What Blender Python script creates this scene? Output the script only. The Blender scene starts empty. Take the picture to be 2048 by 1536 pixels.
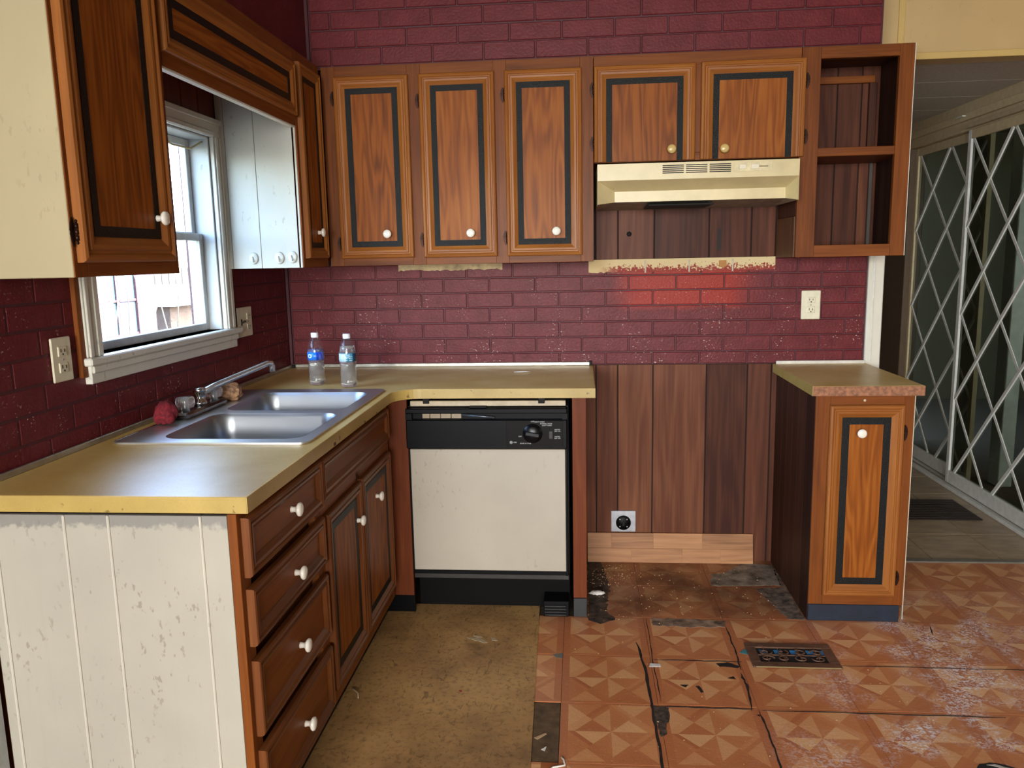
import bpy, bmesh, math, random
from mathutils import Vector, Matrix
random.seed(7)
sc = bpy.context.scene
COL = sc.collection
PI = math.pi

# ------------------------------------------------------------------ camera
def set_camera():
    f, pos, yaw, pitch, roll = 1581.43, Vector((1.335, -3.5269, 1.398)), math.radians(5.0883), math.radians(9.1264), math.radians(-1.1575)
    fw = Vector((-math.sin(yaw)*math.cos(pitch), math.cos(yaw)*math.cos(pitch), -math.sin(pitch)))
    rt = Vector((math.cos(yaw), math.sin(yaw), 0)); up = rt.cross(fw)
    r2 = math.cos(roll)*rt + math.sin(roll)*up; u2 = -math.sin(roll)*rt + math.cos(roll)*up
    cd = bpy.data.cameras.new('camera'); co = bpy.data.objects.new('camera', cd); COL.objects.link(co)
    m = Matrix((r2, u2, -fw)).transposed().to_4x4(); m.translation = pos
    co.matrix_world = m
    cd.sensor_width = 36; cd.lens = f/2048*36; cd.clip_start = .02
    sc.camera = co
set_camera()

# ------------------------------------------------------------------ world, sun, window and fill light, exposure
w = bpy.data.worlds.new('sky'); sc.world = w; w.use_nodes = True
nt = w.node_tree; nt.nodes.clear()
sky = nt.nodes.new('ShaderNodeTexSky'); sky.sky_type = 'NISHITA'; sky.sun_disc = False
sky.sun_elevation = math.radians(48); sky.sun_rotation = math.radians(60); sky.air_density = 1.0; sky.dust_density = 2.5
bg = nt.nodes.new('ShaderNodeBackground'); bg.inputs[1].default_value = 4.6
wo = nt.nodes.new('ShaderNodeOutputWorld')
nt.links.new(sky.outputs[0], bg.inputs[0]); nt.links.new(bg.outputs[0], wo.inputs[0])

def light(name, kind, loc, target, energy, color, size=None, portal=False):
    l = bpy.data.lights.new(name, kind); l.energy = energy; l.color = color
    o = bpy.data.objects.new(name, l); COL.objects.link(o); o.location = loc
    o.rotation_euler = (Vector(target)-Vector(loc)).to_track_quat('-Z', 'Y').to_euler()
    if size: l.shape = 'RECTANGLE'; l.size, l.size_y = size
    if portal: l.cycles.is_portal = True
    return o
sun = light('sun', 'SUN', (6, -2, 9), (0, 0, 0), 3, (1, .95, .88)); sun.data.angle = .01
light('kitchen_window_daylight', 'AREA', (-.13, -1.06, 1.5), (1, -1.06, 1.5), 1, (1, 1, 1), (.74, .66), True)
rear = light('rear_door_daylight', 'AREA', (1.45, -8.8, 1.35), (1.25, 0, -2.3), 215, (1, .97, .93), (2.9, 2.1)); rear.data.spread = 1.9
light('side_window_daylight', 'AREA', (4.52, -1.3, 1.35), (0, -1.3, .6), 5, (.92, .96, 1), (1.7, 1.2))
lfill = light('left_window_daylight', 'AREA', (.03, -4.9, 1.45), (3.5, .6, .3), 85, (.93, .97, 1), (1.6, 1.2)); lfill.data.spread = 2.4  # added fill lamp for hall and right side; no opening behind it
light('far_room_daylight', 'AREA', (5.0, .25, 1.3), (5.0, 4, 1.2), 40, (.85, .93, 1), (1.6, 1.4))
sc.view_settings.view_transform = 'Standard'; sc.view_settings.look = 'None'
sc.view_settings.exposure = 0.35; sc.view_settings.gamma = 1; sc.view_settings.use_curve_mapping = False

# ------------------------------------------------------------------ materials
def lin(c):
    if isinstance(c, str): c = tuple(int(c[i:i+2], 16) for i in (0, 2, 4))
    return tuple(((v/255)/12.92 if v/255 <= .04045 else ((v/255+.055)/1.055)**2.4) for v in c) + (1,)
class NT:
    def __init__(s, name):
        s.m = bpy.data.materials.new(name); s.m.use_nodes = True
        s.t = s.m.node_tree; s.t.nodes.clear()
        s.out = s.n('ShaderNodeOutputMaterial')
    def n(s, ty, **kw):
        o = s.t.nodes.new(ty)
        for k, v in kw.items(): setattr(o, k, v)
        return o
    def l(s, a, b): s.t.links.new(a, b)
    def setin(s, node, key, v):
        if hasattr(v, 'is_output'): s.l(v, node.inputs[key])
        else: node.inputs[key].default_value = v
    def bsdf(s, col, rough=.5, metal=0, bump=None, bstr=.2, bdist=.002, coat=0, spec=.5, **kw):
        p = s.n('ShaderNodeBsdfPrincipled')
        s.setin(p, 'Base Color', col); s.setin(p, 'Roughness', rough); s.setin(p, 'Metallic', metal)
        s.setin(p, 'Coat Weight', coat); s.setin(p, 'Specular IOR Level', spec)
        for k, v in kw.items(): s.setin(p, k, v)
        if bump is not None:
            b = s.n('ShaderNodeBump'); s.setin(b, 'Strength', bstr); s.setin(b, 'Distance', bdist); s.l(bump, b.inputs['Height'])
            s.l(b.outputs[0], p.inputs['Normal'])
        s.l(p.outputs[0], s.out.inputs[0]); return p
    def math(s, op, a, b=0, c=None, clamp=False):
        o = s.n('ShaderNodeMath', operation=op, use_clamp=clamp); s.setin(o, 0, a); s.setin(o, 1, b)
        if c is not None: s.setin(o, 2, c)
        return o.outputs[0]
    def vmath(s, op, a, b):
        o = s.n('ShaderNodeVectorMath', operation=op); s.setin(o, 0, a); s.setin(o, 1, b); return o.outputs[0]
    def obj(s): return s.n('ShaderNodeTexCoord').outputs['Object']
    def pos(s): return s.n('ShaderNodeNewGeometry').outputs['Position']
    def rnd(s): return s.n('ShaderNodeObjectInfo').outputs['Random']
    def xyz(s, v):
        o = s.n('ShaderNodeSeparateXYZ'); s.l(v, o.inputs[0]); return o.outputs
    def noise(s, v, scale=5, detail=3, rough=.55, dist=0):
        o = s.n('ShaderNodeTexNoise'); s.l(v, o.inputs['Vector'])
        s.setin(o, 'Scale', scale); s.setin(o, 'Detail', detail); s.setin(o, 'Roughness', rough); s.setin(o, 'Distortion', dist)
        return o.outputs[0]
    def mix(s, f, a, b, mode='MIX'):
        o = s.n('ShaderNodeMix', data_type='RGBA', blend_type=mode); s.setin(o, 0, f); s.setin(o, 6, a); s.setin(o, 7, b); return o.outputs[2]
    def ramp(s, f, *stops, interp='LINEAR'):
        o = s.n('ShaderNodeValToRGB'); o.color_ramp.interpolation = interp
        e = o.color_ramp.elements
        while len(e) < len(stops): e.new(.5)
        for q, (p, c) in zip(e, stops): q.position = p; q.color = c
        s.l(f, o.inputs[0]); return o.outputs[0]
    def step(s, v, a, b):
        o = s.n('ShaderNodeMapRange', interpolation_type='SMOOTHSTEP'); s.setin(o, 0, v); s.setin(o, 1, a); s.setin(o, 2, b); return o.outputs[0]
    def scalev(s, v, sc_):
        o = s.n('ShaderNodeVectorMath', operation='MULTIPLY'); s.l(v, o.inputs[0]); o.inputs[1].default_value = sc_; return o.outputs[0]
    def shifted(s, amt=20):
        r = s.rnd(); c = s.n('ShaderNodeCombineXYZ')
        for i, k in enumerate((1.0, .61, .37)): s.l(s.math('MULTIPLY', r, amt*k), c.inputs[i])
        return s.vmath('ADD', s.obj(), c.outputs[0])
_mc = {}
def memo(f):
    def g(*a, **k):
        key = (f.__name__,) + a + tuple(sorted(k.items()))
        if key not in _mc: _mc[key] = f(*a, **k)
        return _mc[key]
    return g
@memo
def plain(name, c, rough=.5, metal=0, var=.06, bump=0, scale=30, spec=.5, coat=0):
    t = NT(name); v = t.obj(); n = t.noise(v, scale, 4)
    c = lin(c)
    d = tuple(x*(1-var*2.5) for x in c[:3])+(1,); e = tuple(min(1, x*(1+var*2)) for x in c[:3])+(1,)
    t.bsdf(t.ramp(n, (.3, d), (.7, e)), rough, metal, n if bump else None, bump, .002, coat, spec); return t.m
@memo
def wood(name, dark, mid, light_, axis='z', rough=.35, fine=1.0, ring=.55, coat=.04, tone=.25, spec=.3):
    t = NT(name+'_'+axis); v = t.shifted()
    ai = 'xyz'.index(axis)
    s1 = [38*fine]*3; s1[ai] = 2.2*fine
    s2 = [150*fine]*3; s2[ai] = 5*fine
    s3 = [9*fine]*3; s3[ai] = .9*fine
    low = t.noise(t.scalev(v, s3), 1, 2)
    rings = t.math('SINE', t.math('MULTIPLY', low, 60))
    rings = t.math('MULTIPLY_ADD', rings, .5, .5)
    g = t.noise(t.scalev(v, s1), 1, 4, .6)
    p = t.noise(t.scalev(v, s2), 1, 3, .6)
    f = t.math('ADD', t.math('MULTIPLY_ADD', g, .45, .085), t.math('MULTIPLY', t.math('SUBTRACT', rings, .5), .22*ring))
    f = t.math('ADD', f, t.math('MULTIPLY', t.math('SUBTRACT', p, .5), .30))
    f = t.math('ADD', f, t.math('MULTIPLY', t.math('SUBTRACT', t.rnd(), .5), tone))
    f = t.math('ADD', f, .19)
    c = t.ramp(f, (.25, lin(dark)), (.52, lin(mid)), (.8, lin(light_)))
    t.bsdf(c, rough, 0, p, .12, .001, coat, spec, **{'Coat Roughness': .25}); return t.m
def W_face(a='z'): return wood('cabinet_frame_wood', '48220b', '743e15', '8c511f', a, .5, spec=.16, tone=.12, ring=.2)
def W_mould(a='z'): return wood('moulding_wood', '6e3d17', '905623', 'ab7432', a, .42, spec=.25, tone=.1, ring=.2)
def W_mould2(a='z'): return wood('base_moulding_wood', '4a2610', '6a3b1b', '865428', a, .4, tone=.1, ring=.2)
def W_panel(a='z'): return wood('door_panel_wood', '5c2c0b', '874812', '9f6020', a, .5, spec=.15, fine=1.2, ring=.9, tone=.1)
def W_plank(a='z'): return wood('wall_plank_wood', '3c2118', '5e3626', '7f5238', a, .62, spec=.15, fine=.6, ring=.4, tone=.34)
def W_dark(a='z'): return wood('dark_plank_wood', '24120b', '3d2116', '523020', a, .6, spec=.2, fine=.7, ring=.3, tone=.3)
def W_oak(a='x'): return wood('oak_board_wood', '7c5230', 'a5734a', 'ba8a5c', a, .5, ring=.5, tone=.2)
@memo
def M_inlay():
    t = NT('black_textured_inlay'); n = t.noise(t.obj(), 320, 2)
    t.bsdf(t.ramp(n, (.3, lin('070808')), (.8, lin('151817'))), .42, 0, n, .8, .002, 0, .2); return t.m
@memo
def M_brick(side=False):
    t = NT('painted_brick' + ('_side' if side else '')); p = t.pos(); x, y, z = t.xyz(p)
    n = t.noise(p, 14, 4); n2 = t.noise(p, 95, 4)
    base = t.ramp(n, (.3, lin('581a1d')), (.7, lin('6a2529')))
    base = t.mix(t.math('MULTIPLY', t.rnd(), .12), base, lin('501219'))
    if not side:
        # soft-edged orange-red patch in the brick colour behind the range
        wob = t.math('MULTIPLY', t.math('SUBTRACT', t.noise(p, 7, 3), .5), .12)
        mx = t.math('MULTIPLY', t.step(t.math('ADD', x, wob), 1.44, 1.6), t.math('SUBTRACT', 1, t.step(t.math('ADD', x, wob), 1.95, 2.14)))
        mz = t.math('MULTIPLY', t.step(t.math('ADD', z, t.math('MULTIPLY', wob, .35)), 1.145, 1.19), t.math('SUBTRACT', 1, t.step(z, 1.34, 1.4)))
        base = t.mix(t.math('MULTIPLY', t.math('MULTIPLY', mx, mz), .9), base, lin('94291a'))
    # chipped flecks
    fl = t.noise(t.scalev(p, (1, 1, 1.5)), 105, 2, .5); cl = t.noise(p, 6, 2)
    m = t.math('MULTIPLY', t.step(fl, .655, .68), t.step(cl, .47, .6))
    lowz = t.math('SUBTRACT', 1, t.step(z, .95, 1.5))
    m = t.math('MULTIPLY', m, t.math('MULTIPLY_ADD', lowz, .9, .0))
    base = t.mix(m, base, lin('cbb5a8'))
    t.bsdf(base, t.math('MULTIPLY_ADD', n2, .25, .33), 0, n2, .45, .003, 0, .22); return t.m
@memo
def M_cream(name='cream_paint', c='cfc3a6', spots=.5, rough=.45, scuff=False):
    t = NT(name); p = t.pos(); n = t.noise(p, 3, 3); f = t.noise(t.scalev(p, (1, 1, .5)), 70, 3); k = t.noise(p, 4, 2)
    c = lin(c); base = t.ramp(n, (.3, tuple(q*.86 for q in c[:3])+(1,)), (.7, c))
    m = t.math('MULTIPLY', t.step(f, .62, .67), t.step(k, .44, .6))
    if scuff:
        zz = t.xyz(p)[2]; m2 = t.math('MULTIPLY', t.step(t.math('ADD', zz, t.math('MULTIPLY', t.noise(p, 60, 3), .05)), .862, .875), .7); base = t.mix(m2, base, lin('6f6c68'))
    base = t.mix(t.math('MULTIPLY', m, spots), base, lin('5a4632'))
    g = t.noise(t.scalev(p, (60, 60, 2)), 1, 2); base = t.mix(t.math('MULTIPLY', t.step(g, .5, .9), .25*spots), base, lin('98866c'))
    t.bsdf(base, rough, 0, n, .05, .002); return t.m
@memo
def M_laminate(edge=False):
    t = NT('gold_laminate_edge' if edge else 'gold_laminate'); p = t.obj(); n = t.noise(p, 5, 4); f = t.noise(p, 260, 2)
    a, b = ('9d8342', 'b69b58') if edge else ('d0ab5c', 'e3c47e')
    c = t.ramp(n, (.3, lin(a)), (.7, lin(b))); c = t.mix(t.math('MULTIPLY', t.step(f, .5, .75), .18), c, lin('7a6432'))
    if edge:
        s = t.noise(p, 45, 3); c = t.mix(t.math('MULTIPLY', t.step(s, .66, .72), .75), c, lin('5c4a22'))
    t.bsdf(c, .38 if not edge else .4, 0, f, .1, .001, 0, .5); return t.m
@memo
def M_steel(rough=.28, c='b9bcbf', name='brushed_steel'):
    t = NT(name); n = t.noise(t.scalev(t.obj(), (6, 120, 60)), 1, 3)
    t.bsdf(lin(c), t.math('MULTIPLY_ADD', n, .2, rough-.1), 1.0, n, .03, .001); return t.m
@memo
def M_tile():
    t = NT('parquet_print_vinyl'); uv = t.n('ShaderNodeUVMap').outputs[0]; p = t.pos(); X, Y, Z = t.xyz(p)
    u, v, _ = t.xyz(uv)
    a = t.math('MULTIPLY_ADD', u, 2, -1); b = t.math('MULTIPLY_ADD', v, 2, -1)
    pa = t.math('ABSOLUTE', a); pb = t.math('ABSOLUTE', b)
    qa = t.math('MULTIPLY', pa, 1/.84)      # star spans the middle, darker strips left and right
    qb = t.math('MULTIPLY', pb, 1/.94); d1 = t.math('SUBTRACT', qa, qb); d2 = t.math('SUBTRACT', t.math('ADD', qa, qb), 1)
    s1 = t.math('GREATER_THAN', d1, 0); s2 = t.math('GREATER_THAN', d2, 0)
    band = t.math('LESS_THAN', t.math('ABSOLUTE', d2), .15)
    sa = t.math('GREATER_THAN', a, 0); sb = t.math('GREATER_THAN', b, 0)
    idx = t.math('ADD', t.math('ADD', t.math('MULTIPLY', s1, 1), t.math('MULTIPLY', s2, 2)), t.math('ADD', t.math('MULTIPLY', sa, 4), t.math('MULTIPLY', sb, 8)))
    idx = t.math('ADD', idx, t.math('MULTIPLY', band, 16))
    wn = t.n('ShaderNodeTexWhiteNoise', noise_dimensions='2D'); c2 = t.n('ShaderNodeCombineXYZ')
    t.l(idx, c2.inputs[0]); t.l(c2.outputs[0], wn.inputs[0])
    tri = wn.outputs[0]
    # light/dark alternate around the star, with a little chance
    par = t.math('MODULO', t.math('ADD', t.math('ADD', s1, s2), t.math('ADD', sa, sb)), 2)
    tone = t.math('ADD', t.math('MULTIPLY', par, .6), t.math('MULTIPLY', tri, .4))
    tone = t.math('MULTIPLY_ADD', band, t.math('SUBTRACT', t.math('MULTIPLY_ADD', tri, .9, -.05), tone), tone)
    strip = t.math('GREATER_THAN', pa, .84); tone = t.math('MULTIPLY_ADD', strip, t.math('SUBTRACT', .12, tone), tone)
    strip2 = t.math('GREATER_THAN', pb, .93); tone = t.math('MULTIPLY_ADD', strip2, t.math('SUBTRACT', .2, tone), tone)
    g = t.noise(t.scalev(uv, (9, 60, 1)), 1, 3); tone = t.math('ADD', tone, t.math('MULTIPLY', t.math('SUBTRACT', g, .5), .5))
    c = t.ramp(tone, (0, lin('ae6640')), (.5, lin('c78453')), (1, lin('dba774')))
    c = t.mix(t.math('MULTIPLY', t.rnd(), .15), c, lin('8a4420'))
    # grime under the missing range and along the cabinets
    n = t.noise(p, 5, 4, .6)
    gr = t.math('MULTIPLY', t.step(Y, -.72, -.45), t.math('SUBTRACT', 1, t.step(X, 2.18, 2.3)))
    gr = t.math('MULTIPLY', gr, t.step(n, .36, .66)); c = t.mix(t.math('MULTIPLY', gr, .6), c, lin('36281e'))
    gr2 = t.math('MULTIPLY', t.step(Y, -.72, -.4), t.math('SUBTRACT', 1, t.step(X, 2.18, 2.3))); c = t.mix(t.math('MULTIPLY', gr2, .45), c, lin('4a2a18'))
    # worn whitish scuffs towards the doorway, floor glare painted in with them
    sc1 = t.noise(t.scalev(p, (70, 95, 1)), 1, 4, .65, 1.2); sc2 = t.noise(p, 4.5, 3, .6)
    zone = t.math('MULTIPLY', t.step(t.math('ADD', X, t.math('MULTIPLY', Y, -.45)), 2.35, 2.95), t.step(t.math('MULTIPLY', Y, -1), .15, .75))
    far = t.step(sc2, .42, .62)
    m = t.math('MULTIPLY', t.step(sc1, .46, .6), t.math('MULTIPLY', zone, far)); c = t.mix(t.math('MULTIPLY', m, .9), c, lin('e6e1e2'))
    scr = t.noise(t.scalev(p, (45, 160, 1)), 1, 2, .5, 1.5); c = t.mix(t.math('MULTIPLY', t.step(scr, .69, .72), .6), c, lin('d9bfa4'))
    bump = t.noise(p, 160, 3)
    bump = t.math('ADD', bump, t.math('MULTIPLY', t.noise(p, 18, 3), 1.5))
    t.bsdf(c, t.math('MULTIPLY_ADD', gr, .3, t.math('MULTIPLY_ADD', sc1, .25, .2)), 0, bump, .22, .003, 0, .5); return t.m
@memo
def M_mat():
    t = NT('worn_brown_vinyl'); p = t.obj(); n = t.noise(p, 2.2, 4, .65); f = t.noise(p, 60, 3, .7); k = t.noise(t.scalev(p, (30, 9, 1)), 1, 3, .6, 2)
    c = t.ramp(n, (.32, lin('73573a')), (.5, lin('a67f50')), (.7, lin('c29a62')))
    c = t.mix(t.math('MULTIPLY', t.step(f, .48, .7), .5), c, lin('4a321b')); c = t.mix(t.math('MULTIPLY', t.step(k, .64, .68), .5), c, lin('3f2a17'))
    dk = t.noise(p, 4, 3, .6); c = t.mix(t.math('MULTIPLY', t.step(dk, .60, .8), .7), c, lin('2a1e12'))
    t.bsdf(c, .5, 0, f, .3, .002, 0, .35); return t.m
@memo
def M_halltile():
    t = NT('beige_hall_tile'); p = t.obj(); n = t.noise(t.scalev(p, (4, 10, 1)), 1.5, 5, .65); 
    c = t.ramp(n, (.3, lin('85705a')), (.7, lin('b6a284'))); c = t.mix(t.math('MULTIPLY', t.rnd(), .25), c, lin('7b654a'))
    t.bsdf(c, .3, 0, n, .1, .002); return t.m
@memo
def glassy(name, tint, refl, dirt=0, rough=.02):
    t = NT(name); tr = t.n('ShaderNodeBsdfTransparent'); tr.inputs[0].default_value = tint
    gl = t.n('ShaderNodeBsdfGlossy'); gl.inputs['Roughness'].default_value = rough; gl.inputs[0].default_value = (1, 1, 1, 1)
    fr = t.n('ShaderNodeFresnel'); fr.inputs[0].default_value = refl
    mx = t.n('ShaderNodeMixShader'); t.l(t.math('MULTIPLY', fr.outputs[0], t.math('SUBTRACT', 1, t.n('ShaderNodeNewGeometry').outputs['Backfacing'])), mx.inputs[0]); t.l(tr.outputs[0], mx.inputs[1]); t.l(gl.outputs[0], mx.inputs[2])
    last = mx
    if dirt:
        df = t.n('ShaderNodeBsdfDiffuse'); df.inputs[0].default_value = (.8, .8, .8, 1)
        p = t.obj(); n = t.noise(p, 130, 2); k = t.noise(p, 5, 2)
        f = t.math('MULTIPLY', t.step(n, .62, .68), t.step(k, .4, .6)); f = t.math('MULTIPLY_ADD', f, dirt, dirt*.12)
        m2 = t.n('ShaderNodeMixShader'); t.l(f, m2.inputs[0]); t.l(mx.outputs[0], m2.inputs[1]); t.l(df.outputs[0], m2.inputs[2]); last = m2
    t.l(last.outputs[0], t.out.inputs[0]); return t.m
@memo
def clear(name, ior=1.33, rough=.0, c=(1, 1, 1, 1), w=1.0):
    t = NT(name); t.bsdf(c, rough, 0, **{'Transmission Weight': w, 'IOR': ior}); return t.m
WHITE = plain('white_trim_paint', 'cfcfc4', .4, var=.05)
JOINT = plain('brick_joint_paint', '46121a', .6)
BLACK = plain('black_plastic', '08080a', .4, spec=.12)
VOID = plain('dark_void', '0b0806', .8)
GROOVE = plain('groove_shadow_board', '150b08', .8)
KNOB = plain('white_porcelain', 'e6e0d2', .18, var=.02, coat=.4)
KNOB2 = plain('yellowed_knob', 'c9ac6a', .25, var=.05)
COPPER = plain('antique_copper', '2e1a12', .45, .8, var=.3, bump=.3)
CHROME = plain('chrome', 'c8c8c6', .15, 1.0, var=.03)
IVORY = plain('ivory_plate', 'd8d0b4', .35, var=.03)
ALU = plain('grey_aluminium', 'a8a498', .35, .8, var=.08)

# ------------------------------------------------------------------ mesh helpers
class MB:
    def __init__(s): s.v = []; s.f = []; s.mi = []; s.sm = []
    def add(s, vs, fs, m=0, smooth=False):
        o = len(s.v); s.v += [tuple(q) for q in vs]
        for f in fs: s.f.append(tuple(i+o for i in f)); s.mi.append(m); s.sm.append(smooth)
        return s
    def box(s, x0, x1, y0, y1, z0, z1, bev=0, m=0):
        if x1 < x0: x0, x1 = x1, x0
        if y1 < y0: y0, y1 = y1, y0
        if z1 < z0: z0, z1 = z1, z0
        if bev:
            bm = bmesh.new(); bmesh.ops.create_cube(bm, size=1)
            for v in bm.verts: v.co = Vector(((x0+x1)/2+v.co.x*(x1-x0), (y0+y1)/2+v.co.y*(y1-y0), (z0+z1)/2+v.co.z*(z1-z0)))
            bmesh.ops.bevel(bm, geom=bm.edges[:], offset=min(bev, .45*min(x1-x0, y1-y0, z1-z0)), segments=1, affect='EDGES', profile=.5)
            bm.verts.index_update(); s.add([v.co for v in bm.verts], [[v.index for v in f.verts] for f in bm.faces], m); bm.free()
        else:
            s.add([(x0, y0, z0), (x1, y0, z0), (x1, y1, z0), (x0, y1, z0), (x0, y0, z1), (x1, y0, z1), (x1, y1, z1), (x0, y1, z1)],
                  [(3, 2, 1, 0), (4, 5, 6, 7), (0, 1, 5, 4), (1, 2, 6, 5), (2, 3, 7, 6), (3, 0, 4, 7)], m)
        return s
    def lathe(s, prof, n=20, axis='z', at=(0, 0, 0), m=0, smooth=True, wob=None):
        vs = []; fs = []
        for r, h in prof:
            for k in range(n):
                a = 2*PI*k/n; rr = r*(wob(a, h) if wob else 1)
                c, d = rr*math.cos(a), rr*math.sin(a)
                q = {'z': (c, d, h), 'y': (c, -h, d), 'x': (h, c, d)}[axis]
                vs.append((q[0]+at[0], q[1]+at[1], q[2]+at[2]))
        for i in range(len(prof)-1):
            for k in range(n):
                fs.append((i*n+k, i*n+(k+1) % n, (i+1)*n+(k+1) % n, (i+1)*n+k))
        if prof[0][0] > 1e-6: fs.append(tuple(range(n))[::-1])
        if prof[-1][0] > 1e-6: fs.append(tuple((len(prof)-1)*n+k for k in range(n)))
        return s.add(vs, fs, m, smooth)
    def tube(s, pts, rad, n=8, m=0, cap=True, flat=1.0):
        pts = [Vector(p) for p in pts]; rad = rad if isinstance(rad, (list, tuple)) else [rad]*len(pts)
        vs = []; fs = []
        for i, p in enumerate(pts):
            d = (pts[min(i+1, len(pts)-1)]-pts[max(i-1, 0)]).normalized()
            ref = Vector((0, 0, 1)) if abs(d.z) < .9 else Vector((1, 0, 0))
            a = d.cross(ref).normalized(); b = a.cross(d)
            for k in range(n):
                t = 2*PI*k/n; vs.append(p+a*rad[i]*math.cos(t)+b*rad[i]*math.sin(t)*flat)
        for i in range(len(pts)-1):
            for k in range(n): fs.append((i*n+k, i*n+(k+1) % n, (i+1)*n+(k+1) % n, (i+1)*n+k))
        if cap: fs.append(tuple(range(n))[::-1]); fs.append(tuple((len(pts)-1)*n+k for k in range(n)))
        return s.add(vs, fs, m, True)
    def poly(s, pts, z0, z1, m=0):       # prism of a simple (convex-ish) outline
        n = len(pts)
        return s.add([(x, y, z0) for x, y in pts]+[(x, y, z1) for x, y in pts],
                     [tuple(range(n))[::-1], tuple(range(n, 2*n))]+[(i, (i+1) % n, n+(i+1) % n, n+i) for i in range(n)], m)
    def mesh(s, name, mats):
        me = bpy.data.meshes.new(name); me.from_pydata(s.v, [], s.f)
        mats = mats if isinstance(mats, (list, tuple)) else [mats]
        for q in mats: me.materials.append(q)
        me.polygons.foreach_set('material_index', s.mi); me.polygons.foreach_set('use_smooth', s.sm)
        bm = bmesh.new(); bm.from_mesh(me); bmesh.ops.recalc_face_normals(bm, faces=bm.faces); bm.to_mesh(me); bm.free()
        me.update(); return me
    def build(s, name, mats, parent=None, loc=(0, 0, 0), rot=(0, 0, 0)):
        return put(name, s.mesh(name, mats), parent, loc, rot)
def put(name, me, parent=None, loc=(0, 0, 0), rot=(0, 0, 0)):
    o = bpy.data.objects.new(name, me); COL.objects.link(o)
    if parent: o.parent = parent
    o.location = loc; o.rotation_euler = rot; return o
def tag(o, label, cat, group=None):
    o['label'] = label; o['category'] = cat
    if group: o['group'] = group
    return o
def thing(name, label, cat, loc=(0, 0, 0), rz=0, group=None):
    o = bpy.data.objects.new(name, None); COL.objects.link(o); o.empty_display_size = .05
    o.location = loc; o.rotation_euler = (0, 0, rz); return tag(o, label, cat, group)
def struct(o): o['kind'] = 'structure'; return o
def stuff(o): o['kind'] = 'stuff'; return o
def copy_tree(o, parent=None):
    c = o.copy(); COL.objects.link(c)
    if parent: c.parent = parent
    for ch in list(o.children): copy_tree(ch, c)
    return c
_boxes = {}
def boxpart(name, mat, parent, x0, x1, y0, y1, z0, z1, bev=.0015):
    """a box whose own origin is its low corner; equal boxes share a mesh"""
    key = (name, mat.name, round(x1-x0, 4), round(y1-y0, 4), round(z1-z0, 4), bev)
    if key not in _boxes: _boxes[key] = MB().box(0, x1-x0, 0, y1-y0, 0, z1-z0, bev).mesh(name, mat)
    return put(name, _boxes[key], parent, (x0, y0, z0))
def filled(loops, z0, z1, name):
    """solid slab with holes from closed 2-D loops"""
    cu = bpy.data.curves.new(name, 'CURVE'); cu.dimensions = '2D'; cu.fill_mode = 'BOTH'; cu.extrude = (z1-z0)/2
    for lp in loops:
        sp = cu.splines.new('POLY'); sp.points.add(len(lp)-1)
        for q, (x, y) in zip(sp.points, lp): q.co = (x, y, 0, 1)
        sp.use_cyclic_u = True
    o = bpy.data.objects.new(name, cu); COL.objects.link(o)
    bpy.context.view_layer.update()
    me = bpy.data.meshes.new_from_object(o.evaluated_get(bpy.context.evaluated_depsgraph_get()))
    bpy.data.objects.remove(o); bpy.data.curves.remove(cu)
    me.name = name; me.transform(Matrix.Translation((0, 0, (z0+z1)/2))); me.materials.clear(); return me
def rrect(x0, x1, y0, y1, r, n=6):
    out = []
    for cx, cy, a0 in ((x1-r, y1-r, 0), (x0+r, y1-r, 90), (x0+r, y0+r, 180), (x1-r, y0+r, 270)):
        for k in range(n+1):
            a = math.radians(a0+90*k/n); out.append((cx+r*math.cos(a), cy+r*math.sin(a)))
    return out
_tx = {}
def text_mesh(s, size, mat, extrude=.0004):
    cu = bpy.data.curves.new('lettering', 'FONT'); cu.body = s; cu.size = size; cu.align_x = 'CENTER'; cu.align_y = 'CENTER'; cu.extrude = extrude; cu.resolution_u = 1
    o = bpy.data.objects.new('lettering', cu); COL.objects.link(o); bpy.context.view_layer.update()
    me = bpy.data.meshes.new_from_object(o.evaluated_get(bpy.context.evaluated_depsgraph_get()))
    bpy.data.objects.remove(o); bpy.data.curves.remove(cu); me.materials.clear(); me.materials.append(mat); return me

# ------------------------------------------------------------------ walls
def slab(name, mat, boxes):
    b = MB()
    for q in boxes: b.box(*q)
    return struct(b.build(name, mat))
ZT = 2.62
wall_back = slab('wall_back', GROOVE, [(-.12, 2.62, .008, .12, 0, ZT)])
WY0, WY1, WZ0, WZ1 = -1.45, -.67, 1.152, 1.85
wall_left = slab('wall_left', JOINT, [(-.12, -.003, -9, WY0, 0, ZT), (-.12, -.003, WY1, .008, 0, ZT), (-.12, -.003, WY0, WY1, 0, WZ0), (-.12, -.003, WY0, WY1, WZ1, ZT)])
CREAMW = M_cream('cream_wall', 'c2a470', .1)
wall_header = slab('wall_header', CREAMW, [(2.625, 4.7, 0, .12, 2.165, ZT)])
boxpart('bottom_trim', M_cream('cream_trim', 'c9a964', .2), wall_header, 2.625, 4.7, -.012, 0, 2.158, 2.184)
boxpart('end_board', CREAMW, wall_header, 2.482, 2.625, -.004, .008, 2.175, ZT)
boxpart('panel_batten', M_cream('cream_trim', 'c9a964', .2), wall_header, 2.625, 2.65, -.006, 0, 2.184, ZT)
DADO = plain('brown_panel_wall', '5f4a36', .6)
slab('wall_right', DADO, [(4.58, 4.7, -9, 0, 0, ZT)])
slab('wall_right_near', CREAMW, [(3.62, 4.7, 0, .12, 0, 2.165)])
slab('wall_rear', DADO, [(-.12, 4.7, -9.12, -9, 0, ZT)])
slab('ceiling', plain('ceiling_tan', '8f8676', .7), [(-.12, 4.7, -9.12, .12, ZT, ZT+.1)])
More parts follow.
